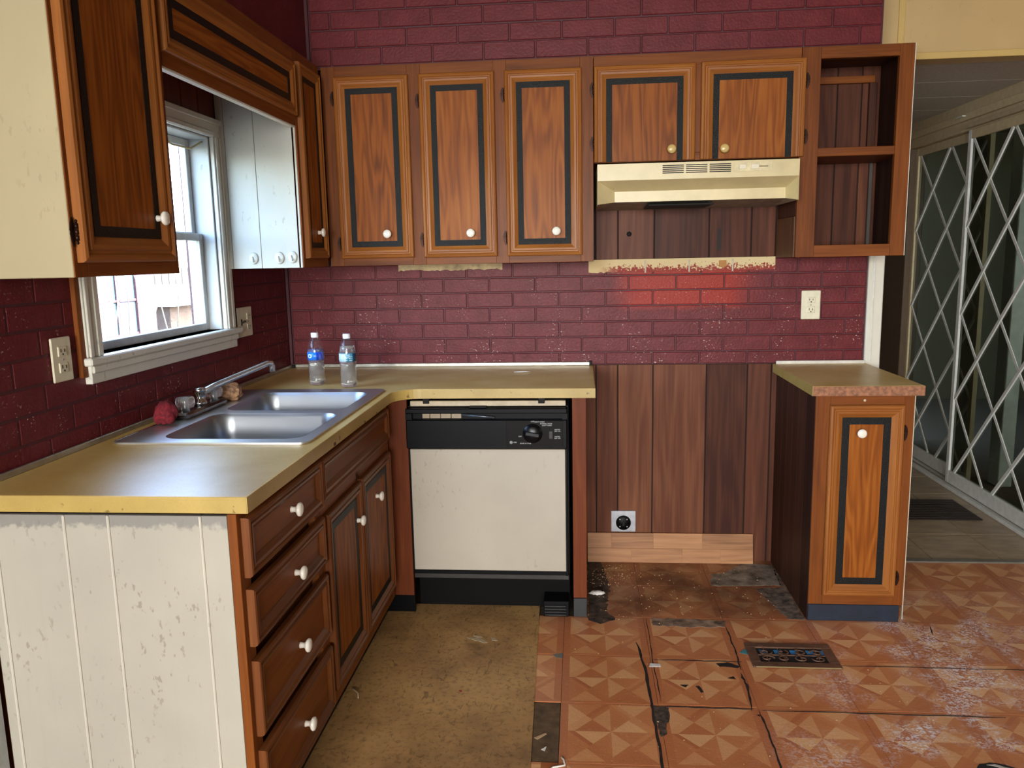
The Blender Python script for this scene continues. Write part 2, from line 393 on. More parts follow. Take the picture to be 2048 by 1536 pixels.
# soffit over the wall cabinets
soff_b = slab('wall_soffit_back', JOINT, [(.24, 2.48, -.247, .008, 2.158, ZT)])
slab('wall_soffit_left', M_brick(True), [(-.003, .24, -2.6, .008, 2.158, ZT)])
boxpart('corner_bead', JOINT, soff_b, .24, .254, -.258, -.247, 2.16, ZT)
# bricks
_bk = {}
def brick(parent, mat, L, H, D, loc, rz):
    key = (round(L, 3), round(H, 3), mat.name)
    if key not in _bk: _bk[key] = MB().box(0, L, -D, .004, 0, H, .0026).mesh('brick', mat)
    return put('brick', _bk[key], parent, loc, (0, 0, rz))
ROWS = [.9145, .971, 1.040, 1.108, 1.176, 1.243, 1.308, 1.374]
G = .005
def course(parent, mat, z0, z1, a0, a1, first, plane, rz, skip=()):
    """one course of bricks from a0 to a1 with joints at first + k * .2055"""
    js = [a0]; k = math.ceil((a0+.012-first)/.2055)
    while first+k*.2055 < a1-.012: js.append(first+k*.2055); k += 1
    js.append(a1)
    for p, q in zip(js, js[1:]):
        segs = [(p+G/2, q-G/2)]
        for s0, s1 in skip:
            new = []
            for u, v in segs:
                if v <= s0 or u >= s1: new.append((u, v)); continue
                if u < s0-.01: new.append((u, s0))
                if v > s1+.01: new.append((s1, v))
            segs = new
        for u, v in segs:
            if v-u < .012: continue
            j = random.uniform(-.0006, .0006)
            if rz == 0: brick(parent, mat, v-u, z1-z0-G, .0052, (u, plane+j, z0+G/2), 0)
            else: brick(parent, mat, v-u, z1-z0-G, .0012, (plane-j*.3, u, z0+G/2), rz)
slabj = boxpart('brick_backing', JOINT, wall_back, 0, 2.56, .002, .008, .9145, 1.376, 0)
for i in range(7):
    course(wall_back, M_brick(), ROWS[i], ROWS[i+1], .014, 2.552, (1.133 if i % 2 else .827+.2055*0), .004, 0)
for i in range(7):
    course(wall_left, M_brick(True), ROWS[i], ROWS[i+1], -1.99, -.014, (.06 if i % 2 else -.04), -.003, PI/2, skip=((-1.5, -.62),) if i >= 3 else ())
for i, z in enumerate((2.169, 2.237, 2.308, 2.378, 2.448, 2.518)):
    course(soff_b, M_brick(), z, min(z+.0695, ZT), .256, 2.476, (.957 if i % 2 == 0 else .855), -.247, 0)
# corner strip, red
boxpart('corner_strip', JOINT, wall_back, -.002, .012, -.012, .004, .93, 1.376)
# planked panelling behind the range, hood and open shelves
PX = [1.30, 1.40, 1.497, 1.653, 1.887, 2.065, 2.168, 2.30, 2.398, 2.496, 2.60]
for a, b in zip(PX, PX[1:]):
    if a < 2.25: boxpart('plank', W_plank(), wall_back, a+.0025, min(b, 2.25)-.0025, 0, .012, .0, .9125)
for a, b in zip(PX[1:], PX[2:]): boxpart('plank', W_plank(), wall_back, a+.0025, b-.0025, 0, .012, 1.3785, 2.15)
hole = MB().lathe([(.011, 0), (.011, .0012)], 14, 'y', (1.545, 0, 1.486)).build('drilled_hole', VOID, wall_back)
MB().box(1.922, 1.936, -.0012, .001, 1.41, 1.50).build('scorched_slot', plain('scorch', '1a0f0a', .7), wall_back)
# bare strips where a board was pulled off the wall
def torn_strip(name, x0, x1, z0, z1, mat, parent, plane, n=60, r=.006):
    rr = random.Random(int(x0*1000)); b = MB(); vs = []; fs = []
    for k in range(n+1):
        x = x0+(x1-x0)*k/n; lo = z0+rr.uniform(-r, r)*.6
        vs += [(x, plane, lo), (x, plane, z1), (x, plane+.003, lo), (x, plane+.003, z1)]
    for k in range(n):
        i = 4*k; fs += [(i, i+4, i+5, i+1), (i, i+2, i+6, i+4), (i+1, i+5, i+7, i+3)]
    fs += [(0, 1, 3, 2), (4*n, 4*n+2, 4*n+3, 4*n+1)]
    return b.add(vs, fs).build(name, mat, parent)
@memo
def M_bare():
    t = NT('bare_cream_board'); p = t.pos(); x, y, z = t.xyz(p); n = t.noise(p, 120, 3); k = t.noise(p, 12, 2)
    c = t.mix(t.step(t.math('ADD', n, t.math('MULTIPLY', t.math('SUBTRACT', 1.348, z), 9)), .5, .62), lin('cdb88a'), lin('8a2a20'))
    lf = t.math('SUBTRACT', 1, t.step(x, 1.40, 1.5)); c = t.mix(lf, c, lin('c6ad7c'))
    c = t.mix(t.math('MULTIPLY', t.step(t.noise(p, 60, 3), .66, .7), .7), c, lin('6a5230'))
    t.bsdf(c, .7, 0, n, .3, .002); return t.m
torn_strip('bare_strip', 1.369, 2.168, 1.323, 1.378, M_bare(), wall_back, -.0045)
torn_strip('bare_strip', .521, .989, 1.346, 1.376, plain('bare_tan_board', 'bda67a', .7, var=.15), wall_back, -.0045, 40)
boxpart('tan_patch', plain('torn_tan', 'a8763a', .7), wall_back, 1.93, 1.962, -.0065, -.0045, 1.338, 1.366)
for x in (1.612, 1.80, 1.985): boxpart('vertical_seam', plain('seam_grey', 'b7ab98', .6), wall_back, x, x+.007, -.0062, -.0045, 1.318, 1.372)
# white end trim of the back wall
trim1 = struct(MB().box(2.556, 2.621, -.012, .13, 0, 1.376, .004).build('trim_1', M_cream('white_end_trim', 'd8d2c2', .1)))
boxpart('trim_edge_bead', WHITE, trim1, 2.575, 2.582, -.015, -.012, .92, 1.37)
struct(MB().box(0, .028, -2.06, -1.984, 0, .80, .003).build('trim_2', plain('grey_white_trim', 'a8a9a4', .5)))

# ------------------------------------------------------------------ floor
UNDER = plain('dark_underlay', '3a2c20', .8, var=.3)
floor = struct(MB().box(-.1, 4.7, -9.1, .02, -.06, -.0035).build('floor', UNDER))
P_ = .305
_tl = {}
def tile(x0, x1, y0, y1):
    g = .0005
    x0 += g; x1 -= g; y0 += g; y1 -= g
    u0 = ((x0-1.264) / P_) % 1; v0 = ((y0+.595) / P_) % 1
    key = tuple(round(q, 3) for q in (x1-x0, y1-y0, u0, v0))
    if key not in _tl:
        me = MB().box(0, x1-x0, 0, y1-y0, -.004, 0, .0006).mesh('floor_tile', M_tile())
        uv = me.uv_layers.new(name='UVMap')
        for lp in me.loops:
            c = me.vertices[lp.vertex_index].co; uv.data[lp.index].uv = (u0+c.x/P_, v0+c.y/P_)
        _tl[key] = me
    o = put('floor_tile', _tl[key], floor, (x0, y0, random.uniform(-.0004, .0004)))
    return o
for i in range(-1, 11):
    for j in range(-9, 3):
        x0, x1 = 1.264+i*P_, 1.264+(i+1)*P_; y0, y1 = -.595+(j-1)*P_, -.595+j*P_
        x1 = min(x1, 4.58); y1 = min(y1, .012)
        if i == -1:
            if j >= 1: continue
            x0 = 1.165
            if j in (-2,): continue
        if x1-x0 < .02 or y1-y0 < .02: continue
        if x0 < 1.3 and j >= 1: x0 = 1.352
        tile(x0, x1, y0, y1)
bare = boxpart('bare_underlay', plain('bare_brown_underlay', '5e4a34', .7, var=.2), floor, 1.15, 1.262, -1.508, -1.212, -.0034, -.0015, 0)
# torn places and cracks that show the dark floor below
TORN = plain('torn_dark_floor', '1d1612', .75, var=.5); GREYT = plain('torn_grey_backing', '7d7468', .6, var=.35, bump=.4, scale=18)
def patch(name, pts, mat, z=.0008, t=.0009):
    q = random.Random(len(pts)+int(pts[0][1]*997)); out = []
    for (a, b), (c, d) in zip(pts, pts[1:]+pts[:1]):
        L = math.hypot(c-a, d-b); n = max(2, int(L/.012)); out.append((a, b))
        for k in range(1, n): j = min(.006, L*.06)*q.uniform(-1, 1); out.append((a+(c-a)*k/n-(d-b)/L*j, b+(d-b)*k/n+(c-a)/L*j))
    pts = out
    return MB().poly(pts, z-t, z).build(name, mat, floor)
def crack(pts, wid, mat=TORN):
    rr = random.Random(len(pts)*7+int(pts[0][0]*100)); L = []; R = []
    P2 = []
    for (a, b), (c, d) in zip(pts, pts[1:]):
        for k in range(6): P2.append((a+(c-a)*k/6, b+(d-b)*k/6))
    P2.append(pts[-1])
    for k, (x, y) in enumerate(P2):
        e = wid*min(1, .15+.5*min(k, len(P2)-1-k))*rr.uniform(.4, 1)
        jx = rr.uniform(-.002, .002); L.append((x-e+jx, y-rr.uniform(0, .002))); R.append((x+e+jx, y+rr.uniform(0, .002)))
    b = MB(); n = len(L); b.add([(x, y, .0012) for x, y in L]+[(x, y, .0012) for x, y in R]+[(x, y, -.002) for x, y in L]+[(x, y, -.002) for x, y in R],
          [(i, i+1, n+i+1, n+i) for i in range(n-1)]+[(i, 2*n+i, 2*n+i+1, i+1) for i in range(n-1)]+[(n+i, n+i+1, 3*n+i+1, 3*n+i) for i in range(n-1)])
    return b.build('floor_crack', mat, floor)
crack([(1.529, -.80), (1.545, -.98), (1.548, -1.205), (1.552, -1.38), (1.55, -1.6), (1.56, -1.9)], .006)
crack([(1.862, -1.0), (1.868, -1.09), (1.852, -1.225)], .005)
crack([(1.875, -1.222), (1.878, -1.36), (1.872, -1.52), (1.88, -1.8)], .004)
crack([(1.579, -.60), (1.577, -.92), (1.58, -1.19)], .0022)
crack([(1.872, -.66), (1.874, -.83), (1.868, -.98)], .0035)
crack([(2.49, -.62), (2.62, -.40)], .0035); crack([(2.63, -.62), (2.61, -.70)], .003)
def hcrack(x0, x1, y, wid):
    c = crack([(0, 0), (0, (x1-x0)*.5), (0, x1-x0)], wid); c.location = (x0, y, 0.0002); c.rotation_euler = (0, 0, -PI/2); return c
hcrack(1.555, 1.86, -1.216, .0028); hcrack(1.58, 1.88, -.925, .0028); hcrack(1.885, 2.6, -1.222, .0022); hcrack(2.21, 2.9, -.935, .0018)
patch('torn_patch', [(1.543, -1.207), (1.60, -1.222), (1.598, -1.27), (1.583, -1.32), (1.580, -1.36), (1.562, -1.375), (1.556, -1.33), (1.548, -1.25)], plain('torn_brown_floor', '43362b', .8, var=.5, bump=.5, scale=60))
patch('torn_patch', [(1.79, -.94), (1.83, -.93), (1.868, -.955), (1.86, -.968), (1.80, -.962)], TORN)
patch('torn_patch', [(1.812, -1.035), (1.835, -1.022), (1.84, -1.042)], TORN)
patch('torn_patch', [(1.70, -1.09), (1.712, -1.088), (1.722, -1.125), (1.712, -1.13)], TORN)
patch('torn_patch', [(1.65, -1.085), (1.68, -1.083), (1.672, -1.092), (1.668, -1.10)], TORN)
patch('torn_patch', [(1.863, -1.246), (1.872, -1.244), (1.87, -1.256)], TORN)
patch('torn_patch', [(1.225, -.905), (1.262, -.89), (1.262, -.93), (1.24, -.925)], plain('torn_grey_bit', '6c6a62', .7))
patch('grey_backing_patch', [(1.876, -.285), (2.172, -.268), (2.186, -.045), (2.06, -.03), (1.95, -.15), (1.90, -.16)], GREYT)
patch('grime_strip', [(2.06, -.31), (2.17, -.29), (2.186, -.05), (2.188, -.59), (2.12, -.585), (2.09, -.45)], plain('floor_grime', '66574a', .8, var=.4, bump=.4, scale=30))
patch('grime_strip', [(1.60, -.60), (1.88, -.61), (1.87, -.665), (1.75, -.672), (1.60, -.665)], plain('floor_grime_light', '846c58', .7, var=.4, scale=20))
patch('grime_strip', [(1.356, -.02), (1.42, -.03), (1.45, -.30), (1.43, -.55), (1.46, -.62), (1.40, -.66), (1.356, -.63)], plain('floor_grime_dark', '45362a', .8, var=.5, bump=.5, scale=30))
pp = patch('torn_patch', [(2.40, -1.47), (2.415, -1.452), (2.445, -1.444), (2.48, -1.452), (2.51, -1.47), (2.53, -1.52), (2.52, -1.62), (2.47, -1.68), (2.42, -1.64), (2.395, -1.55)], plain('dark_oval', '15191b', .5))  # unidentified dark shape, modelled as a flat patch with a pale streak
patch('pale_streak', [(2.432, -1.456), (2.455, -1.452), (2.50, -1.474), (2.492, -1.482), (2.455, -1.462)], plain('pale_streak_tone', 'aaa296', .6), .0016)
# strip tile with a plank print at the front of the cut column
boxpart('strip_tile', wood('printed_strip_wood', '7d3c1c', '9a5427', 'b87a44', 'x', .35), floor, 1.215, 1.262, -1.62, -1.512, -.003, .0008)
# brown sheet of vinyl in front of the sink
mat = tag(MB().poly([(.556, -.517), (1.158, -.517), (1.162, -.53), (1.205, -2.2), (1.205, -3.0), (.64, -3.0), (.64, -1.982), (.556, -1.96)], -.003, .003).build('vinyl_sheet', M_mat()), 'worn brown sheet of vinyl laid on the floor before the sink cabinets', 'floor mat')
boxpart('bound_edge', plain('vinyl_edge', '6b5636', .6), mat, 1.158, 1.1615, -.53, -.512, 0, .004, 0)

# ------------------------------------------------------------------ hall beyond the opening
floor_hall = struct(MB().box(2.5, 6.6, .021, 4.2, -.06, -.004).build('floor_hall', plain('hall_grout', '4a3e30', .8)))
for i in range(4):
    for j in range(7):
        x0 = 2.62+i*.305; y0 = .045+j*.345
        boxpart('floor_tile', M_halltile(), floor_hall, x0+.002, min(x0+.303, 3.46), y0+.002, y0+.343, -.006, 0, .001)
struct(MB().box(2.621, 3.62, .012, .045, -.003, .006, .002).build('trim_3', plain('threshold_metal', '9b968a', .35, .7)))
slab('wall_hall_left', CREAMW, [(2.5, 2.62, .13, 2.5, 0, 2.3)])
slab('wall_hall_end', M_cream('brown_hall_panel', '5b4632', .2), [(2.5, 3.7, 2.42, 2.5, 0, 2.3)])
DKC = plain('brown_casing_paint', '5a4733', .45)
casing = struct(MB().box(3.30, 3.36, 2.39, 2.42, 0, 2.1, .004).build('trim_4', DKC))
for x, wd in ((3.36, .02), (3.385, .03), (3.42, .02), (3.445, .03)): boxpart('casing_bead', DKC, casing, x, x+wd, 2.392+.004*(wd > .02), 2.419, 0, 2.1)
ceil_h = slab('ceiling_hall', VOID, [(2.5, 3.7, .12, 2.5, 2.215, 2.3)])
HC = plain('hall_ceiling_vinyl', 'c4beb6', .55, var=.06, bump=.1, scale=60)
ys = [.12, .27, .69, 1.10, 1.51, 1.92, 2.42]
for a, b in zip(ys, ys[1:]): boxpart('ceiling_panel', HC, ceil_h, 2.62, 3.56, a+.002, b-.002, 2.20, 2.216)
boxpart('ceiling_batten', plain('ceiling_batten_white', 'b0aaa0', .5), ceil_h, 2.62, 3.56, .262, .278, 2.195, 2.2005)
FR = plain('door_frame_beige', 'c9b894', .4, var=.05); FRW = plain('door_frame_white', 'd8dad6', .35, var=.05)
LAT = plain('lattice_bar', 'd6d8d2', .35, var=.03); GLD = glassy('dark_door_glass', (.42, .43, .38, 1), 1.25)
hd = struct(MB().box(3.50, 3.62, .12, 2.42, 2.045, 2.205, .003).build('trim_5', FR))
boxpart('head_track', FR, hd, 3.478, 3.50, .12, 2.42, 2.10, 2.14); boxpart('head_track', plain('head_track_light', 'b8a98a', .4), hd, 3.47, 3.50, .12, 1.24, 2.052, 2.075)
boxpart('curtain_clip', WHITE, hd, 3.458, 3.478, 1.26, 1.34, 2.12, 2.128); 
tr = struct(MB().box(3.47, 3.60, .12, 2.42, 0, .018, .002).build('trim_6', FRW))
boxpart('track_rail', ALU, tr, 3.50, 3.506, .12, 2.42, .018, .026); boxpart('track_rail', ALU, tr, 3.545, 3.551, .12, 2.42, .018, .026)
def lattice_door(name, x, y0, y1, label, ph):
    d = thing(name, label, 'sliding door', (x, y1, .028), -PI/2, 'sliding glass doors')
    w_, h_ = y1-y0, 2.015
    for a, b, q, e in ((0, .035, 0, h_), (w_-.035, w_, 0, h_)): boxpart('stile', FRW if ph == 0 else FR, d, a, b, -.008, .018, q, e, .002)
    boxpart('rail', FRW, d, .035, w_-.035, -.008, .018, 0, .075, .002); boxpart('rail', FR, d, .035, w_-.035, -.008, .018, h_-.05, h_, .002)
    boxpart('glass_pane', GLD, d, .036, w_-.036, .004, .008, .074, h_-.05, 0)
    gx0, gx1, gz0, gz1 = .035, w_-.035, .075, h_-.05
    sx = (gx1-gx0)/4; sz = .2455; 
    for sgn in (1, -1):
        for k in range(-10, 14):
            # bar through nodes: x = gx1 - sx*i, z = gz1 - sz*j
            pts = []
            for e in (0, 1):
                xx = gx0 if e == 0 else gx1
                zz = gz1+.012 - sz*k - sgn*(gx1-xx)/sx*sz if k % 2 == 0 else None
                pts.append((xx, zz))
            if pts[0][1] is None: continue
            (xa, za), (xb, zb) = pts
            def clip(xa, za, xb, zb):
                t0, t1 = 0., 1.
                dz = zb-za
                for lo, sg in ((gz0, 1), (gz1, -1)):
                    fa, fb = sg*(za-lo), sg*(zb-lo)
                    if fa < 0 and fb < 0: return None
                    if fa < 0: t0 = max(t0, fa/(fa-fb))
                    elif fb < 0: t1 = min(t1, fa/(fa-fb))
                return None if t1-t0 < .02 else ((xa+(xb-xa)*t0, za+dz*t0), (xa+(xb-xa)*t1, za+dz*t1))
            c = clip(xa, za, xb, zb)
            if not c: continue
            (xa, za), (xb, zb) = c; L = math.hypot(xb-xa, zb-za); nx, nz = -(zb-za)/L*.009, (xb-xa)/L*.009
            yf = -.002-.0025*sgn
            b = MB(); b.add([(xa+nx, yf, za+nz), (xb+nx, yf, zb+nz), (xb-nx, yf, zb-nz), (xa-nx, yf, za-nz), (xa+nx, .004, za+nz), (xb+nx, .004, zb+nz), (xb-nx, .004, zb-nz), (xa-nx, .004, za-nz)],
                            [(0, 1, 2, 3), (7, 6, 5, 4), (0, 4, 5, 1), (1, 5, 6, 2), (2, 6, 7, 3), (3, 7, 4, 0)]).build('lattice_bar', LAT, d)
    return d
lattice_door('sliding_door', 3.50, .312, 1.245, 'near sliding glass door with pale diamond lattice bars, at the right edge', 0)
lattice_door('sliding_door', 3.545, 1.09, 2.05, 'far sliding glass door with diamond lattice bars, half behind the near one', 1)
struct(MB().box(3.50, 3.60, 2.05, 2.42, .018, 2.045, .003).build('trim_7', DKC))
# dim room behind the glass
DIM = plain('dim_room_wall', '5c5744', .7)
wd = slab('wall_far_room', DIM, [(6.4, 6.5, .1, 4.2, 0, 2.4), (3.62, 6.5, 4.1, 4.2, 0, 2.4), (3.62, 6.5, .1, .2, 0, 2.4)])
for k in range(9): boxpart('siding_board', DIM, wd, 6.37, 6.40, .2, 4.1, .02+k*.26, .27+k*.26, .004)
slab('ceiling_far_room', DIM, [(3.62, 6.5, .1, 4.2, 2.4, 2.5)])
tag(MB().box(3.78, 3.86, 1.22, 1.34, -.004, 2.4, .004).build('white_post', plain('post_white', 'c2c8c4', .5)), 'white square post standing behind the sliding glass', 'post')
# ribbed mat on the hall floor
rm = tag(MB().box(2.93, 3.405, .60, .945, 0, .006, .002).build('ribbed_mat', plain('dark_rubber', '241a16', .5)), 'dark ribbed rubber mat lying on the hall tiles', 'mat')
for k in range(11): boxpart('rib', plain('dark_rubber_rib', '2c211c', .45), rm, 2.94, 3.395, .615+k*.03, .63+k*.03, .0055, .0095, .001)

# ------------------------------------------------------------------ window
win = struct(bpy.data.objects.new('window_1', None)); COL.objects.link(win); win.location = (0, -1.06, WZ0)
def wbox(name, m, x0, x1, y0, y1, z0, z1, bev=.002): return boxpart(name, m, win, x0, x1, y0+1.06, y1+1.06, z0-WZ0, z1-WZ0, bev)
WT = M_cream('window_trim_paint', 'd6d2c4', .35); WJ = M_cream('window_jamb_paint', 'bfc2bf', .6)
for y0, y1 in ((-1.522, -1.452), (-.668, -.598)):
    wbox('casing', WT, -.003, .014, y0, y1, 1.152, 1.848); wbox('casing_bead', WT, .014, .020, y0+.006, y0+.022, 1.152, 1.848); wbox('casing_bead', WT, .014, .019, y1-.026, y1-.004, 1.152, 1.848)
wbox('casing', WT, -.003, .014, -1.522, -.598, 1.848, 1.912); wbox('casing_bead', WT, .014, .022, -1.522, -.598, 1.893, 1.912); wbox('casing_bead', WT, .014, .019, -1.45, -.67, 1.850, 1.866)
wbox('casing_backing', W_face(), -.003, .010, -1.545, -1.522, 1.10, 1.9)
wbox('sill', WT, -.075, .032, -1.535, -.570, 1.130, 1.152, .004)
wbox('apron', WT, -.003, .018, -1.520, -.600, 1.080, 1.130); wbox('apron_bead', WT, .018, .026, -1.520, -.600, 1.108, 1.130, .004)
for y0, y1 in ((-1.452, -1.444), (-.676, -.668)): wbox('jamb', WJ, -.11, -.003, y0, y1, 1.152, 1.848)
wbox('jamb', WJ, -.11, -.003, -1.444, -.676, 1.840, 1.848)
SA = plain('sash_white_metal', 'c6c9c6', .4)
def sash(x, z0, z1, nm):
    fw_ = .026
    wbox('sash_stile', SA, x-.012, x+.012, -1.443, -1.443+fw_, z0, z1); wbox('sash_stile', SA, x-.012, x+.012, -.677-fw_, -.677, z0, z1)
    wbox('sash_rail', SA, x-.012, x+.012, -1.443+fw_, -.677-fw_, z0, z0+fw_); wbox('sash_rail', SA, x-.012, x+.012, -1.443+fw_, -.677-fw_, z1-fw_, z1)
    wbox('glass_pane', glassy('dirty_window_glass', (.97, .98, .98, 1), 1.3, .55), x-.002, x+.002, -1.443+fw_, -.677-fw_, z0+fw_, z1-fw_, 0)
sash(-.062, 1.153, 1.505, 'l'); sash(-.088, 1.485, 1.839, 'u')
MB().tube([(-.055, .374-.30, 1.835-WZ0), (-.05, .374-.16, 1.80-WZ0), (-.04, .374-.05, 1.80-WZ0), (-.02, .374, 1.83-WZ0)], .0035, 6).build('loose_cord', plain('cream_cord', 'c9b98a', .5), win)
# planks above the window, in the niche
PY = [-1.55, -1.40, -1.25, -1.11, -.985, -.865, -.745, -.62]
for a, b in zip(PY, PY[1:]): boxpart('plank', wood('niche_plank_wood', '3c160d', '5c2416', '743220', 'z', .4, ring=.3), wall_left, -.003, .004, a+.002, b-.002, 1.913, 2.02)

# ------------------------------------------------------------------ doors, drawers and their parts
PROF = [(0, 0), (0, .012), (.003, .017), (.009, .019), (.013, .017), (.016, .0135), (.020, .0135), (.023, .017), (.030, .0165), (.039, .011), (.045, .008)]
def mould_piece(side, w_, h_, prof, k=1.0, openb=False):
    b = MB(); vs = []
    for a, d in prof:
        a *= k; lo = 0 if openb else a
        if side == 'l': vs += [(a, -d, lo), (a, -d, h_-a)]
        if side == 'r': vs += [(w_-a, -d, lo), (w_-a, -d, h_-a)]
        if side == 't': vs += [(a, -d, h_-a), (w_-a, -d, h_-a)]
        if side == 'b': vs += [(a, -d, a), (w_-a, -d, a)]
    n = len(prof)
    # back edge closes the solid
    a = prof[-1][0]*k
    fs = [(2*i, 2*i+1, 2*i+3, 2*i+2) for i in range(n-1)]
    return b.add(vs, fs)
_knobs = {}
def knob(parent, at, mat=None, s=1.0):
    mat = mat or KNOB
    key = (mat.name, s)
    if key not in _knobs:
        _knobs[key] = MB().lathe([(.0085*s, 0), (.0075*s, .004), (.0065*s, .010*s), (.0095*s, .014*s), (.0155*s, .017*s), (.0172*s, .0205*s), (.0160*s, .0245*s), (.010*s, .027*s), (0, .0278*s)], 20, 'y').mesh('knob', mat)
    return put('knob', _knobs[key], parent, at)
_hinge = []
def hinge(parent, at, rot=(0, 0, 0)):
    if not _hinge:
        b = MB()
        out = [(-.013, -.004), (-.010, -.018), (-.006, -.027), (-.002, -.030), (0, -.026), (0, .026), (-.002, .030), (-.006, .027), (-.010, .018), (-.013, .004), (-.0115, 0)]
        n = len(out)
        b.add([(x, 0, z) for x, z in out]+[(x, -.0018, z) for x, z in out], [tuple(range(n)), tuple(range(n, 2*n))[::-1]]+[(i, (i+1) % n, n+(i+1) % n, n+i) for i in range(n)])
        for k in range(3): b.lathe([(0, -.018+k*.012), (.0042, -.0175+k*.012), (.0042, -.0065+k*.012), (0, -.006+k*.012)], 10, 'z', (.003, -.005, 0))
        b.lathe([(0, -.026), (.003, -.023), (.0018, -.018)], 8, 'z', (.003, -.005, 0)); b.lathe([(.0018, .018), (.003, .023), (0, .026)], 8, 'z', (.003, -.005, 0))
        _hinge.append(b.mesh('hinge', COPPER))
    return put('hinge', _hinge[0], parent, at, rot)
_md = {}
def moulds(parent, w_, h_, k, openb, loc=(0, 0, 0), wm=None):
    wm = wm or W_mould
    for s in 'lrt' + ('' if openb else 'b'):
        key = (s, round(w_, 4), round(h_, 4), k, openb, wm.__name__)
        if key not in _md: _md[key] = mould_piece(s, w_, h_, PROF, k, openb).mesh('moulding', wm('z' if s in 'lr' else 'x'))
        put('moulding', _md[key], parent, loc)
def inlay_mesh(w_, h_, a, b_, openb=False, d=.0095):
    m = MB(); lo = 0 if openb else a; li = 0 if openb else b_
    o = [(a, lo), (w_-a, lo), (w_-a, h_-a), (a, h_-a)]; i = [(b_, li), (w_-b_, li), (w_-b_, h_-b_), (b_, h_-b_)]
    vs = [(x, -d, z) for x, z in o]+[(x, -d, z) for x, z in i]+[(x, -d+.003, z) for x, z in o]+[(x, -d+.003, z) for x, z in i]
    for k in range(4):
        if openb and k == 0: continue
        q = (k+1) % 4
        m.add(vs, [(k, q, 4+q, 4+k), (8+k, 12+k, 12+q, 8+q), (k, 8+k, 8+q, q), (4+k, 4+q, 12+q, 12+k)])
    return m
def door(parent, x0, x1, z0, z1, yf, kn=None, hs=None, hz=(), knmat=None, openb=False, k=1.0, iw=.023, name='door', wm=None):
    """inlaid door on face plane yf (front is -y); kn = knob (x, z); hs = hinge side"""
    w_, h_ = x1-x0, z1-z0; a = .045*k; bi = a+iw
    b = MB().box(bi-.001, w_-bi+.001, -.0085, 0, 0 if openb else bi-.001, h_-bi+.001)
    d = b.build(name, W_panel('z' if h_ > w_*.6 else 'x'), parent, (x0, yf, z0))
    bk = boxpart('door_back', W_face(), d, .002, w_-.002, -.0065, -.0005, 0 if openb else .002, h_-.002, 0)
    moulds(d, w_, h_, k, openb, wm=wm)
    inlay_mesh(w_, h_, a, bi, openb).build('inlay', M_inlay(), d)
    if kn: knob(d, (kn[0]-x0, -.0085, kn[1]-z0), knmat)
    if hs:
        for z in hz: hinge(d, (-.0045 if hs == 'l' else w_+.0045, -.001, z-z0), (0, 0, 0) if hs == 'l' else (0, 0, 0)).scale = (1 if hs == 'l' else -1, 1, 1)
    return d
def drawer(parent, x0, x1, z0, z1, yf, kn=None, name='drawer_front'):
    w_, h_ = x1-x0, z1-z0; k = .82; a = .045*k
    d = MB().box(a-.001, w_-a+.001, -.0075, 0, a-.001, h_-a+.001).build(name, W_face('x'), parent, (x0, yf, z0))
    boxpart('drawer_back', W_face('x'), d, .002, w_-.002, -.006, -.0005, .002, h_-.002, 0)
    moulds(d, w_, h_, k, False, wm=W_mould2)
    if kn: knob(d, (kn[0]-x0, -.0075, kn[1]-z0), None, 1.05)
    return d
def stile(p, x0, x1, z0, z1, yf, t=.02): return boxpart('stile', W_face('z'), p, x0, x1, yf, yf+t, z0, z1, .001)
def rail(p, x0, x1, z0, z1, yf, t=.02): return boxpart('rail', W_face('x'), p, x0, x1, yf, yf+t, z0, z1, .001)

# ------------------------------------------------------------------ wall cabinets
ZB, ZTOP, DU = 1.374, 2.155, .305
H = ZTOP-ZB
INT = W_dark('z')
def carcass(p, x0, x1, z0, z1, d=DU, left=True, right=True, back=True):
    y0 = -d+.02
    if left: boxpart('side_panel', W_face(), p, x0, x0+.015, y0, -.002, z0, z1)
    if right: boxpart('side_panel', W_face(), p, x1-.015, x1, y0, -.002, z0, z1)
    boxpart('top_panel', W_face('x'), p, x0+.015, x1-.015, y0, -.002, z1-.015, z1)
    boxpart('bottom_panel', W_face('x'), p, x0+.015, x1-.015, y0, -.002, z0+.02, z0+.035)
# left wall, nearest cabinet
c = thing('wall_cabinet', 'wall cabinet left of the window with cream painted end and one dark wood door', 'cabinet', (0, -1.977, ZB), PI/2)
carcass(c, .004, .427, 0, H, left=False)
boxpart('end_panel', M_cream('cream_end_paint', 'ab9c78', .2), c, -.002, .012, -DU+.002, -.002, 0, H)
stile(c, .0, .045, 0, H, -DU); stile(c, .382, .427, 0, H, -DU); rail(c, .045, .382, 0, .04, -DU); rail(c, .045, .382, H-.045, H, -DU)
d = door(c, .012, .389, .03, .74, -DU, (.324, .133), 'l', (.092, .66), k=1.2)
# valance over the window
c = thing('window_valance', 'dark wood valance panel with black inlay bridging cabinets above the window', 'valance', (0, -1.547, 1.885), PI/2)
rail(c, 0, .932, .205, .27, -DU); rail(c, 0, .932, .0, .04, -DU)
boxpart('bottom_edge', M_cream('pale_edge', 'd8d2c2', .1), c, .002, .93, -DU+.002, -DU+.024, -.006, 0)  # bottom edge strip in a pale tone
door(c, -.012, .915, .031, .215, -DU, name='valance_panel', k=.95, iw=.022)
boxpart('niche_ceiling', W_dark('x'), c, 0, .932, -DU+.03, -.006, .12, .135)
